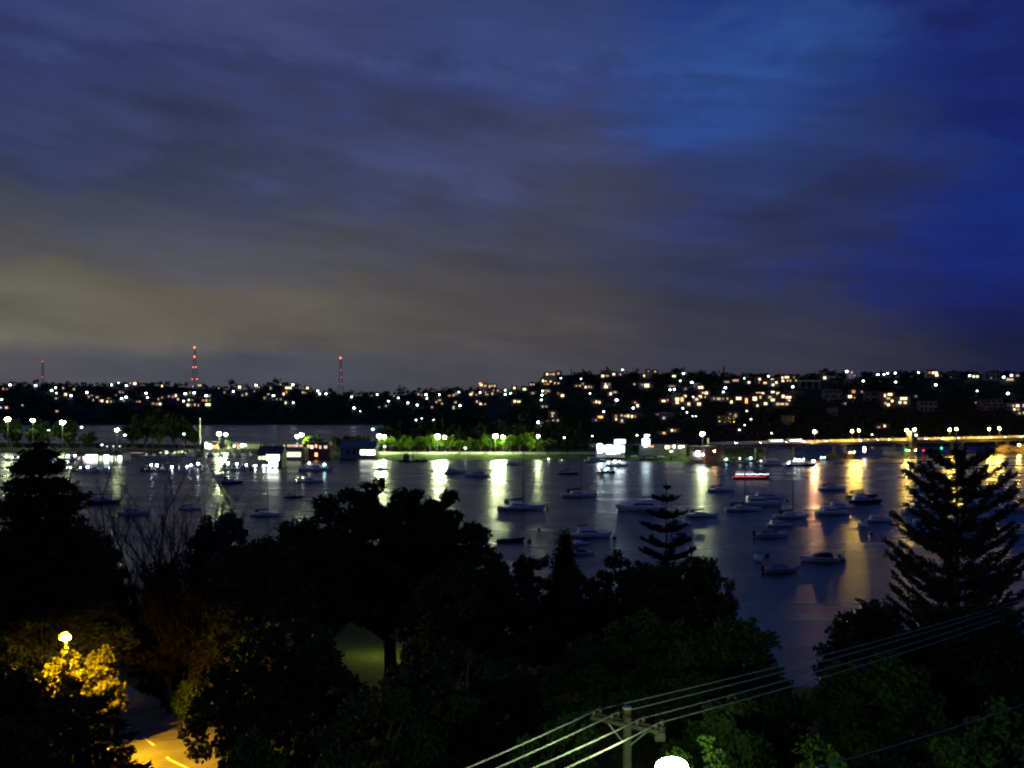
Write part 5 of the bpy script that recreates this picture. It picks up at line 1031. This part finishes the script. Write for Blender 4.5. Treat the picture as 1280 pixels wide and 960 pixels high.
for i, (px, Y, s, sz) in enumerate(((166, 918, 1.9, 2.1), (182, 924, 2.5, 3.0), (200, 918, 2.7, 3.3), (217, 925, 2.4, 2.9), (232, 920, 1.9, 2.1), (242, 915, 1.3, 1.3), (-40, 890, 2.4, 3.0), (14, 905, 2.4, 2.5), (52, 910, 2.5, 2.5), (84, 908, 2.4, 2.3), (110, 900, 1.6, 1.3))):
    put_tree(BT[i % 2], XofPX(px, Y), Y, h_spit(px, Y) - 0.1, s, (f'big dark tree in the clump left of the flagpole, {ORD[i]} from left' if 160 < px < 250 else f'tall black tree behind the left floodlamps, {nth("tbt")} of them'), 'big dark shore trees', 'tree', sz)
for i, px in enumerate((-16, 2, 22, 38, 55, 74, 92, 108, 124, 160, 176, 190, 206, 222, 238)):
    Y = rt.uniform(838, 862); put_tree(BT[i % 2], XofPX(px, Y), Y, h_spit(px, Y) - 0.6, rt.uniform(0.5, 0.8), f'low dark shrub at the foot of the left shore trees, {ORD[i]} from left', 'low shrubs along the left shore', 'shrub', rt.uniform(0.4, 0.6), 'shrub')
for i in range(14):
    px = 482 + i * 19 + rt.uniform(-5, 5); Y = rt.uniform(860, 905); z = h_spit(px, Y); s = rt.uniform(1.0, 1.5)
    if i % 3 == 1: tree_copy(6 + i % 3, XofPX(px, Y), Y, z, s * 0.95, f'tall dark pine behind the park trees, {nth("pk")} from left', 'tall dark trees behind the park')
    else: tree_copy(i % 6, XofPX(px, Y), Y, z, s * 1.5, f'tall dark spreading tree behind the park, {nth("ps")} from left', 'tall dark trees behind the park')
for i, px in enumerate((760, 778, 796, 815, 833, 851, 868)):
    Y = 735; put_tree(DT[i % 3], XofPX(px, Y), Y, h_spit(px, Y) - 0.1, 0.8, f'dark tree behind the wharf shops, {ORD[i]} from left', 'dark trees behind the wharf shops', 'tree', 0.75)
# lime lit shrub appears as the glowing panes of the shop row
# ------------------------------------------------------------------ near trees
def big_tree(seed, h, w, n, leafm, a, lobes, trunk_r, low=0.3, clump_r=(1.0, 1.9), limbs=12, fork=0.3):
    """lobes: list of (x, y, z, rx, ry, rz) in units of w/2, w/2, h; the leaf clumps sit through these"""
    rs = np.random.default_rng(seed); cen = []
    for (x, y, z, rx, ry, rz) in lobes:
        k = max(6, int(len(lobes) ** 0 * 30 * rx * ry * 4)); d = rs.normal(size=(k, 3)); d /= np.linalg.norm(d, axis=1)[:, None]
        q = (0.55 + 0.45 * rs.random(k))[:, None]
        cen.append(np.array([x * w / 2, y * w / 2, z * h]) + d * q * np.array([rx * w / 2, ry * w / 2, rz * h]))
    cen = np.concatenate(cen); K = len(cen); rr = clump_r[0] + (clump_r[1] - clump_r[0]) * rs.random(K) ** 1.5
    i = rs.choice(K, n, p=rr ** 2 / (rr ** 2).sum()); e = rs.normal(size=(n, 3)); e /= np.linalg.norm(e, axis=1)[:, None]
    C = cen[i] + e * (rr[i] * (0.35 + 0.65 * rs.random(n)))[:, None] * np.array([1, 1, 0.72])
    V, Q = leaves(rs, C, a, a * 0.55); crown = np_mesh('crown', V, Q, leafm)
    b = MB(); fz = h * fork
    b.path([(0, 0, -1.2), (0.1, 0.05, fz * 0.5), (0, 0, fz)], [trunk_r * 1.5, trunk_r, trunk_r * 0.9], 10)
    for k in rs.choice(K, min(limbs, K), replace=False):
        p = cen[k]; m = np.array([p[0] * 0.4, p[1] * 0.4, fz + (p[2] - fz) * 0.35]); m2 = p * 0.75 + np.array([0, 0, fz]) * 0.1 + m * 0.15
        b.path([(0, 0, fz * 0.9), tuple(m), tuple(m2), tuple(p)], [trunk_r * 0.55, trunk_r * 0.35, trunk_r * 0.2, trunk_r * 0.06], 6)
    return crown, b.mesh('trunk', BARK)
DOME = [(0, 0, 0.68, 0.7, 0.7, 0.26), (0.55, 0, 0.58, 0.42, 0.5, 0.2), (-0.55, 0.1, 0.58, 0.42, 0.5, 0.2), (0, 0.5, 0.58, 0.5, 0.4, 0.2), (0, -0.5, 0.55, 0.5, 0.4, 0.2), (0.2, 0, 0.85, 0.4, 0.4, 0.12), (-0.3, 0, 0.8, 0.35, 0.4, 0.13)]
BUSH = [(0, 0, 0.5, 0.75, 0.75, 0.36), (0.4, -0.2, 0.35, 0.5, 0.5, 0.28), (-0.4, 0.1, 0.38, 0.5, 0.5, 0.3), (0.1, -0.3, 0.7, 0.4, 0.4, 0.22)]
TALL = [(0, 0, 0.55, 0.7, 0.7, 0.35), (0.35, 0, 0.4, 0.5, 0.5, 0.25), (-0.35, 0.1, 0.45, 0.5, 0.5, 0.25), (0.1, 0, 0.82, 0.4, 0.4, 0.15), (-0.2, 0.1, 0.74, 0.4, 0.4, 0.14)]
FIG = [(-0.5, 0, 0.5, 0.4, 0.5, 0.18), (0.45, 0, 0.5, 0.4, 0.5, 0.2), (0.0, 0, 0.52, 0.5, 0.5, 0.2), (-0.05, 0.1, 0.86, 0.3, 0.4, 0.13), (0.3, 0.1, 0.84, 0.28, 0.4, 0.12), (-0.4, 0.1, 0.8, 0.3, 0.4, 0.14), (0.62, 0.1, 0.72, 0.25, 0.4, 0.14), (-0.68, 0, 0.58, 0.30, 0.5, 0.20), (-0.3, 0, 0.66, 0.42, 0.6, 0.22), (0.05, 0.1, 0.74, 0.42, 0.6, 0.2), (0.35, 0, 0.66, 0.34, 0.55, 0.2), (0.68, 0, 0.52, 0.3, 0.45, 0.2), (0.0, -0.4, 0.55, 0.7, 0.4, 0.16), (0.85, 0, 0.42, 0.15, 0.3, 0.16), (-0.85, 0, 0.5, 0.14, 0.3, 0.1)]
def near_tree(px, ytop, Y, wpx, pair_args, label, name='tree', sink=0.0, group=None, cat='tree', rz=0.0):
    x = XofPX(px, Y); z = h_near(x, Y) - sink; h = CAMZ - (ytop - HY) / F * Y - z; w = wpx / F * Y
    seed, n, leafm, a, lobes, tr, cr = pair_args
    pr = big_tree(seed, h, w, n, leafm, a, lobes, tr, clump_r=cr)
    t = empty(name, (x, Y, z), rz, label, cat, group); link_mesh('trunk', pr[1], t); link_mesh('crown', pr[0], t); return t
near_tree(487, 596, 95, 275, (1, 44000, LEAF_D, 0.30, FIG, 0.6, (0.9, 1.7)), 'broad dark fig tree whose wide crown cuts across the bay')
near_tree(380, 632, 84, 110, (2, 9000, LEAF_D, 0.26, DOME, 0.4, (0.6, 1.2)), 'dark tree at the left shoulder of the broad fig')
near_tree(276, 634, 100, 105, (3, 9000, LEAF_D, 0.28, DOME, 0.4, (0.6, 1.2)), 'dark rounded tree right of the bare branches')
near_tree(325, 668, 78, 160, (4, 10000, LEAF_D, 0.26, DOME, 0.4, (0.6, 1.3)), 'dark low tree between the fig and the bare branches')
near_tree(330, 742, 58, 230, (5, 12000, LEAF_D, 0.2, BUSH, 0.35, (0.5, 1.0)), 'black leafy mass right of the amber lit street')
near_tree(590, 690, 76, 200, (6, 14000, LEAF_D, 0.24, DOME, 0.4, (0.6, 1.2)), 'black tree in front of the fig toward the picture middle')
near_tree(575, 775, 48, 250, (7, 14000, LEAF_D, 0.17, BUSH, 0.3, (0.4, 0.9)), 'black bushy tree low in the picture middle')
near_tree(392, 752, 56, 120, (8, 6000, LEAF_D, 0.17, BUSH, 0.3, (0.4, 0.8)), 'black shrub left of the small lit lawn')
near_tree(655, 668, 110, 120, (9, 6000, LEAF_D, 0.26, BUSH, 0.3, (0.6, 1.1)), 'dark bush left of the small dark conifer')
near_tree(766, 668, 112, 100, (10, 6000, LEAF_D, 0.26, BUSH, 0.3, (0.6, 1.1)), 'dark bush right of the small dark conifer')
near_tree(722, 682, 84, 180, (11, 9000, LEAF_D, 0.22, BUSH, 0.3, (0.5, 1.0)), 'dark bush below the small dark conifer')
near_tree(875, 682, 92, 96, (12, 8000, LEAF_G, 0.22, TALL, 0.3, (0.5, 1.0)), 'dark leafy tree right of the slim pine')
near_tree(812, 692, 84, 120, (13, 9000, LEAF_G, 0.22, DOME, 0.3, (0.5, 1.0)), 'dark leafy tree hiding the foot of the slim pine')
near_tree(911, 720, 78, 34, (14, 3000, LEAF_G, 0.18, TALL, 0.18, (0.3, 0.6)), 'narrow shrub standing free right of the slim pine trees')
near_tree(800, 762, 52, 250, (15, 16000, LEAF_G, 0.16, DOME, 0.35, (0.4, 0.9)), 'large green tree above the power pole')
near_tree(925, 764, 55, 130, (16, 10000, LEAF_G, 0.16, DOME, 0.3, (0.4, 0.9)), 'green tinted tree sloping down to the water gap')
near_tree(955, 800, 46, 90, (17, 7000, LEAF_G, 0.14, BUSH, 0.25, (0.3, 0.7)), 'green shrub at the lowest tip of the water gap')
near_tree(700, 850, 36, 180, (18, 9000, LEAF_D, 0.12, BUSH, 0.25, (0.3, 0.7)), 'dark shrub left of the power pole')
near_tree(900, 842, 37, 190, (19, 13000, LEAF_G, 0.11, BUSH, 0.25, (0.3, 0.7)), 'lamp lit green shrub right of the white street lamp')
near_tree(1090, 752, 66, 130, (20, 10000, LEAF_D, 0.2, DOME, 0.35, (0.5, 1.0)), 'black rounded tree at the left foot of the big pine')
near_tree(1215, 740, 54, 220, (21, 14000, LEAF_D, 0.18, DOME, 0.35, (0.5, 1.0)), 'black tree in front of the big pine foot')
near_tree(1090, 815, 46, 220, (22, 14000, LEAF_G, 0.15, DOME, 0.3, (0.4, 0.9)), 'dark green tree low at right beyond the wires')
near_tree(1235, 850, 36, 240, (23, 14000, LEAF_G, 0.12, BUSH, 0.3, (0.35, 0.8)), 'dark green shrub in the lower right corner')
near_tree(868, 882, 29.0, 190, (46, 9000, LEAF_G, 0.085, BUSH, 0.2, (0.25, 0.5)), 'bright green shrub added behind the white street lamp for its halo')  # leaves added close behind the lamp to imitate its glow
near_tree(1020, 885, 33, 190, (24, 10000, LEAF_G, 0.1, BUSH, 0.25, (0.3, 0.7)), 'dark green shrub at the bottom under the wires')
near_tree(462, 815, 44, 250, (25, 11000, LEAF_D, 0.11, BUSH, 0.25, (0.3, 0.7)), 'black shrub along the bottom left of the wires')
near_tree(418, 806, 62, 120, (34, 8000, LEAF_D, 0.16, BUSH, 0.3, (0.4, 0.8)), 'black bush at the lower left of the lit lawn')
near_tree(528, 768, 66, 100, (35, 7000, LEAF_D, 0.17, BUSH, 0.3, (0.4, 0.8)), 'black bush at the right side of the lit lawn')
near_tree(630, 800, 60, 150, (36, 9000, LEAF_D, 0.17, BUSH, 0.3, (0.4, 0.8)), 'black bush right of the fig trunk near the middle')
near_tree(312, 885, 40, 140, (26, 8000, LEAF_D, 0.12, BUSH, 0.25, (0.3, 0.7)), 'black shrub on the right verge of the amber street')
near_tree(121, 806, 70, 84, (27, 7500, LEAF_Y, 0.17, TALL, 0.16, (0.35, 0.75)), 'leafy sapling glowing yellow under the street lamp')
near_tree(245, 838, 80, 60, (28, 4000, LEAF_G, 0.2, BUSH, 0.2, (0.4, 0.8)), 'rounded dark green bush beyond the amber lit street')
near_tree(20, 700, 92, 100, (29, 6000, LEAF_G, 0.24, DOME, 0.3, (0.5, 1.0)), 'dim green tree behind the left edge pine')
near_tree(12, 870, 46, 130, (30, 7000, LEAF_D, 0.15, BUSH, 0.25, (0.3, 0.7)), 'black shrub at the lower left edge')
# ------------------------------------------------------------------ conifers
def norfolk(seed, h, r0, tiers, per, up, m, spray=0.3, thick=0.22, zlow=0.12, fan=0.0, droop=0.0, taper=0.8, trunk_r=0.3, dens=26, ztop=0.97, fill=0.0):
    rs = np.random.default_rng(seed); b = MB(); b.path([(0, 0, -1), (0, 0, h * 0.5), (0, 0, h)], [trunk_r, trunk_r * 0.6, 0.03], 8)
    Cs, Ds = [], []
    for t in range(tiers):
        k = t / (tiers - 1); z = h * (zlow + (ztop - zlow) * k) + (rs.uniform(-0.2, 0.2) if 0 < t < tiers - 1 else 0); rad = r0 * (1 - k) ** taper + 0.25; a0 = rs.random() * 6.28
        rad *= rs.uniform(0.88, 1.1)
        for j in range(per):
            a = a0 + 2 * np.pi * (j + rs.uniform(-0.25, 0.25)) / per; L = rad * rs.uniform(0.82, 1.12); d = np.array([np.cos(a), np.sin(a), 0]); s = np.linspace(0, 1, 7)
            zz = L * (up * s ** 1.8 - droop * s * (1 - 0.4 * s)) + 0.0
            pts = d[None] * (L * s)[:, None] + np.stack([0 * s, 0 * s, z + zz], 1)
            b.path([tuple(p) for p in pts], list(np.linspace(0.07, 0.02, 7) * (0.5 + rad / r0)), 4, False)
            n = max(10, int(dens * L)); q = 0.12 + 0.88 * rs.random(n); P_ = np.stack([np.interp(q, s, pts[:, c]) for c in range(3)], 1)
            tan = np.gradient(pts, axis=0); tn = np.stack([np.interp(q, s, tan[:, c]) for c in range(3)], 1); tn /= np.linalg.norm(tn, axis=1)[:, None]
            side = np.array([-d[1], d[0], 0]); off = rs.normal(size=n)
            wid = fan * L * (0.25 + 0.75 * q) * (1.15 - q) * 1.5
            P_ = P_ + side[None] * (off * wid * 0.5)[:, None] + rs.normal(size=(n, 3)) * (thick * 0.45 * (1 + 2.2 * fill * (1 - q) ** 2))[:, None]
            D = tn + rs.normal(size=(n, 3)) * 0.45 + side[None] * (np.sign(off) * (0.6 if fan else 0.1))[:, None]
            Cs.append(P_); Ds.append(D)
    V, Q = sprays(rs, np.concatenate(Cs), np.concatenate(Ds), spray, spray * 0.28)
    return np_mesh('crown', V, Q, m), b.mesh('trunk', BARK)
def near_pine(px, ytop, Y, label, rz=0.0, name='norfolk_pine', **kw):
    x = XofPX(px, Y); z = h_near(x, Y); h = CAMZ - (ytop - HY) / F * Y - z
    pr = norfolk(h=h, m=LEAF_C, **kw); t = empty(name, (x, Y, z), rz, label, 'tree'); link_mesh('trunk', pr[1], t); link_mesh('crown', pr[0], t); return t
near_pine(1196, 538, 70, 'big dark pine at right with upswept rope like branches before the bridge', seed=5, r0=5.9, tiers=19, per=8, up=0.54, spray=0.2, thick=0.2, zlow=0.1, droop=0.12, taper=0.3, trunk_r=0.4, dens=62, fill=0.8, ztop=0.93)
near_pine(833, 574, 100, 'slim young pine with separate tiers rising over the moored boats', seed=6, r0=5.2, tiers=14, per=6, up=0.34, spray=0.22, thick=0.14, zlow=0.1, ztop=0.88, fan=0.42, taper=0.62, trunk_r=0.2, dens=90)
near_pine(50, 546, 76, 'large dark pine at the left edge over the street lamp', seed=7, r0=6.4, tiers=26, per=8, up=0.16, spray=0.24, thick=0.42, zlow=0.26, droop=0.2, fan=0.3, taper=0.6, trunk_r=0.36, dens=80)
near_pine(706, 664, 108, 'small dark conifer poking above the bushes in the middle', name='conifer_tree', seed=8, r0=3.0, tiers=26, per=9, up=0.3, spray=0.26, thick=0.7, zlow=0.06, fan=0.5, taper=0.85, trunk_r=0.18, dens=46)
# feathery casuarina, amber lit from below
def feathery(seed, h, w, n, m):
    rs = np.random.default_rng(seed); b = MB(); b.path([(0, 0, -1), (0.2, 0, h * 0.4), (0, 0.1, h * 0.8)], [0.28, 0.2, 0.06], 8); Cs, Ds = [], []
    for k in range(46):
        z = h * rs.uniform(0.22, 0.9); a = rs.random() * 6.28; L = w / 2 * (1.05 - 0.75 * (z / h)) * rs.uniform(0.6, 1.1); d = np.array([np.cos(a), np.sin(a), 0])
        e = np.array([0, 0, z]); m1 = e + d * L * 0.5 + np.array([0, 0, L * 0.42]); t = e + d * L + np.array([0, 0, L * 0.3])
        b.path([tuple(e), tuple(m1), tuple(t)], [0.08, 0.05, 0.02], 5, False)
        q = rs.random(n)[:, None]; P_ = (e * (1 - q) ** 2 + 2 * m1 * q * (1 - q) + t * q * q) + rs.normal(size=(n, 3)) * np.array([0.35, 0.35, 0.3]); P_[:, 2] -= np.abs(rs.normal(size=n)) * 0.5
        Cs.append(P_); Ds.append(np.array([0, 0, -1]) + rs.normal(size=(n, 3)) * 0.45)
    V, Q = sprays(rs, np.concatenate(Cs), np.concatenate(Ds), 0.34, 0.045); return np_mesh('crown', V, Q, m), b.mesh('trunk', BARK)
for px, ytop, Y, w, sd, lab in ((210, 688, 84, 12, 1, 'feathery weeping tree glowing dull amber above the street'), (290, 715, 80, 8.5, 2, 'smaller feathery tree right of the amber weeping one')):
    x = XofPX(px, Y); z = h_near(x, Y); pr = feathery(sd, CAMZ - (ytop - HY) / F * Y - z, w, 150, LEAF_N)
    t = empty('casuarina_tree', (x, Y, z), 0, lab, 'tree'); link_mesh('trunk', pr[1], t); link_mesh('crown', pr[0], t)
# bare tree
def bare(seed, h, w):
    r = random.Random(seed); b = MB()
    def grow(p, d, L, rad, depth):
        pts = [p]; q = p.copy(); dd = d.copy()
        for _ in range(4):
            dd = (dd + Vector((r.uniform(-1, 1), r.uniform(-1, 1), r.uniform(-0.3, 0.9))) * 0.11).normalized(); q = q + dd * L / 4; pts.append(q.copy())
        b.path([tuple(v) for v in pts], [rad, rad * 0.9, rad * 0.78, rad * 0.66, rad * 0.5], 5, False)
        if depth == 0: return
        for _ in range(3 if depth > 1 else 4):
            k = r.uniform(0.35, 1.0); s = pts[min(4, int(k * 4 + 0.5))]; ax = Vector((r.uniform(-1, 1), r.uniform(-1, 1), r.uniform(-0.1, 0.5)))
            grow(s, (dd + ax * 0.55).normalized(), L * r.uniform(0.55, 0.75), rad * 0.5, depth - 1)
    for k in range(15):
        a = k / 15 * 6.28 * 3.2; sp = r.uniform(0.2, 0.75); grow(Vector((math.cos(a) * 0.3, math.sin(a) * 0.3, -0.5)), Vector((math.cos(a) * sp, math.sin(a) * sp, 1)).normalized(), h * 0.62, 0.2, 3)
    return b.mesh('branches', BARK)
Y = 96; x = XofPX(205, Y); z = h_near(x, Y) + 3
t = empty('bare_tree', (x, Y, h_near(x, Y)), 0, 'leafless fan of thin bare branches against the water at left', 'tree')
zt = CAMZ - (600 - HY) / F * Y
link_mesh('branches', bare(4, (zt - h_near(x, Y)) * 1.0, 8), t)
near_tree(205, 690, 88, 110, (31, 7000, LEAF_D, 0.24, BUSH, 0.3, (0.5, 1.0)), 'dark bush below the bare branches')
near_tree(30, 640, 90, 210, (33, 14000, LEAF_D, 0.26, DOME, 0.3, (0.6, 1.2)), 'dark tree filling the gap behind the left edge pine')
near_tree(118, 658, 88, 110, (32, 8000, LEAF_D, 0.24, DOME, 0.3, (0.5, 1.0)), 'dark tree between the left pine and bare branches')
# ------------------------------------------------------------------ street lamps, pole and wires near the camera
p = P(82, 797, 64); AMB = lamp(p[0], p[1], h_near(p[0], p[1]), p[2], 0.30, SODN, 'amber street lamp glowing among the lower left leaves', None, 0.0, pole=0.06, capw=0.5, capz=0.42, rz=0.5)
zl = p[2] - h_near(p[0], p[1]); c = MB(); n_, m_ = 14, 9; c.smooth = True       # added shield: cuts light toward the trees, its inside rounds the glow
for k_, rr_ in ((0, 0.34), (1, 0.37)):
    b0 = len(c.v)
    for a_ in range(n_ + 1):
        for e_ in range(m_ + 1):
            az_, el_ = R(-12 + 204 * a_ / n_), R(-21 + 111 * e_ / m_)
            c.v.append((rr_ * math.cos(az_) * math.cos(el_), rr_ * math.sin(az_) * math.cos(el_), zl + rr_ * math.sin(el_)))
    c.f += [tuple(b0 + q for q in (a_ * (m_ + 1) + e_, (a_ + 1) * (m_ + 1) + e_, (a_ + 1) * (m_ + 1) + e_ + 1, a_ * (m_ + 1) + e_ + 1)) for a_ in range(n_) for e_ in range(m_)]
c.build('light_shield', mat('black enamel', (0.01, 0.01, 0.01), 0.9), AMB)
near_tree(16, 800, 56, 130, (42, 9000, LEAF_D, 0.2, BUSH, 0.3, (0.5, 1.0)), 'black bush at the left edge beside the amber lamp')
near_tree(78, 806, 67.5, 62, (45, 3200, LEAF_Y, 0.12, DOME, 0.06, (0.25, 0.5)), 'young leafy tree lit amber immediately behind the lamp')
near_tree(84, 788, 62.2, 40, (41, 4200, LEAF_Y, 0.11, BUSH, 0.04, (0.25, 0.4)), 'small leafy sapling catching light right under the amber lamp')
near_pine(96, 850, 50, 'dark pine whose boughs cross before the amber street', seed=9, r0=3.6, tiers=9, per=8, up=0.06, spray=0.2, thick=0.22, zlow=0.02, droop=0.16, fan=0.26, taper=0.35, trunk_r=0.2, dens=70)
x, Y = XofPX(482, 118), 118.0; lamp(x, Y, h_near(x, Y), h_near(x, Y) + 4.2, 0.16, emit('lawn lamp glass', (0.95, 1.0, 0.15), 1300), 'small lamp lighting the lawn seen under the fig crown', None, 0.0, pole=0.06)
p = P(560.5, 751.5, 112); lamp(p[0], p[1], h_near(p[0], p[1]), p[2], 0.16, emit('path lamp glass', (1.0, 1.0, 0.85), 30), 'tiny white path lamp glimpsed between dark leaves', None, 0.0, pole=0.05)
p = P(122, 851, 70.5); gz = h_near(p[0], p[1])
t = empty('signpost', (p[0], p[1], gz), 0, 'slim pale signpost lit amber beside the street', 'signpost')
b = MB(); b.tube((0, 0, 0), (0, 0, p[2] - gz), 0.07, None, 8); b.build('post', RENDER_W, t)
b = MB(); b.box(-0.35, 0.35, -0.1, -0.075, p[2] - gz - 1.9, p[2] - gz - 1.5); b.build('sign_plate', RENDER_W, t)
PX, PY = XofPX(784, 31), 31.0; PZ = CAMZ - (886 - HY) / F * 31; gz = h_near(PX, PY)
WOOD = mat('grey pole timber', (0.065, 0.055, 0.042), 0.9, (0.035, 0.03, 0.024), 4, 0, 0.3)
pole = empty('power_pole', (PX, PY, gz), 0, 'timber power pole with two crossarms carrying the wires', 'power pole')
b = MB(); b.path([(0, 0, -1), (0, 0, PZ - gz)], [0.17, 0.13], 10); b.build('pole', WOOD, pole)
b = MB(); b.path([(0, 0, PZ - gz + 0.002), (0, 0, PZ - gz + 0.06)], [0.15, 0.14], 10); b.build('pole_cap', STEEL, pole)
CA = Vector((0.80, -0.60, 0))     # crossarm direction, square to the wires
h1 = PZ - gz - 0.45
M_ = Matrix.Rotation(math.atan2(CA.y, CA.x), 3, 'Z')
for k, off in enumerate((-0.16, 0.16)):
    c = MB(); c.box(-1.2, 1.2, -0.055, 0.055, -0.06, 0.06); c.v = [tuple(M_ @ (Vector(v) + Vector((0.0, off, 0))) + Vector((0, 0, h1))) for v in c.v]; c.build('crossarm', WOOD, pole)
ends = []
for s_ in (-1.1, -0.45, 0.45, 1.1):
    q = CA * s_; ends.append(Vector((PX, PY, gz + h1 + 0.22)) + q)
    for sd in (-1, 1):
        w = Vector((CA.y, -CA.x, 0)) * (0.2 * sd)
        c = MB(); c.ball((q.x + w.x, q.y + w.y, h1 + 0.17), 0.075, 0.075, 0.11, 8, 6); c.build('insulator', mat('brown porcelain', (0.09, 0.05, 0.035), 0.3), pole)
c = MB(); c.box(0.78, 1.08, -0.62, -0.4, h1 - 0.36, h1 - 0.1); c.build('fuse_box', WOOD, pole)
for s_ in (-1, 1): c = MB(); c.tube((CA.x * 0.75 * s_, CA.y * 0.75 * s_, h1 - 0.07), (0.0, 0.0, h1 - 0.75), 0.025, None, 5); c.build('crossarm_brace', STEEL, pole)
LY = 24.5; LZ = CAMZ - (960 - HY) / F * LY; LX = XofPX(840, LY); gz2 = h_near(LX, LY)
t = empty('street_lamp', (LX, LY, gz2), 0, 'dazzling white street lamp at the bottom edge before the power pole', 'street lamp'); LH = LZ - gz2
c = MB(); c.ball((0, 0, LH), 0.40, 0.34, 0.24, 20, 10); c.build('lamp_head', MERN, t)
c = MB(); c.path([(0.9, 0.2, LH - 0.9), (0.9, 0.2, 0), (0.9, 0.2, -1)], [0.06, 0.09, 0.1], 8); c.build('pole', STEEL, t)
c = MB(); c.path([(0.9, 0.2, LH - 0.9), (0.75, 0.15, LH - 0.45), (0.3, 0.05, LH - 0.33)], [0.05, 0.045, 0.05], 6); c.build('lamp_arm', STEEL, t)
# wires: span from a pole uphill at left, to this pole, to a pole far right
def wire(a, b_, sag, r, label, group='wires on the power pole'):
    pts = []
    for i in range(25):
        k = i / 24; v = a.lerp(b_, k); v.z -= sag * 4 * k * (1 - k); pts.append(tuple(v))
    c = MB(); c.path(pts, [r] * 25, 6); return tag(c.build('wire', mat('dull wire', (0.3, 0.3, 0.29), 0.6)), label, 'wire', group)
WL = [((565, 961), 16.0), ((602, 961), 15.6), ((648, 961), 15.2), ((690, 961), 14.8)]
names = ['upper left', 'second highest left', 'third highest left', 'lowest left']
for i, e in enumerate(ends):
    q = Vector(P(WL[i][0][0], WL[i][0][1], 21.0)); d = (q - e); a = e + d * 2.2
    wire(a, e, 0.12, 0.022, f'{names[i]} wire running from the power pole to the bottom edge')
rends = [(1285, 741, 58), (1285, 745, 57), (1285, 751, 56), (1285, 757, 55)]
names = ['highest', 'second highest', 'third highest', 'lowest']
for i, e in enumerate(ends):
    q = Vector(P(*rends[i])); d = q - e; wire(e, e + d * 1.35, 0.35, 0.017, f'{names[i]} of four wires rising right from the power pole')
wire(Vector(P(1020, 960, 24)), Vector(P(1330, 862, 40)), 0.1, 0.014, 'lone faint wire crossing the lower right corner', None)
wire(Vector(P(140, 927, 60)), Vector(P(300, 908, 66)), 0.25, 0.03, 'thin dark wire crossing just above the amber street', None)
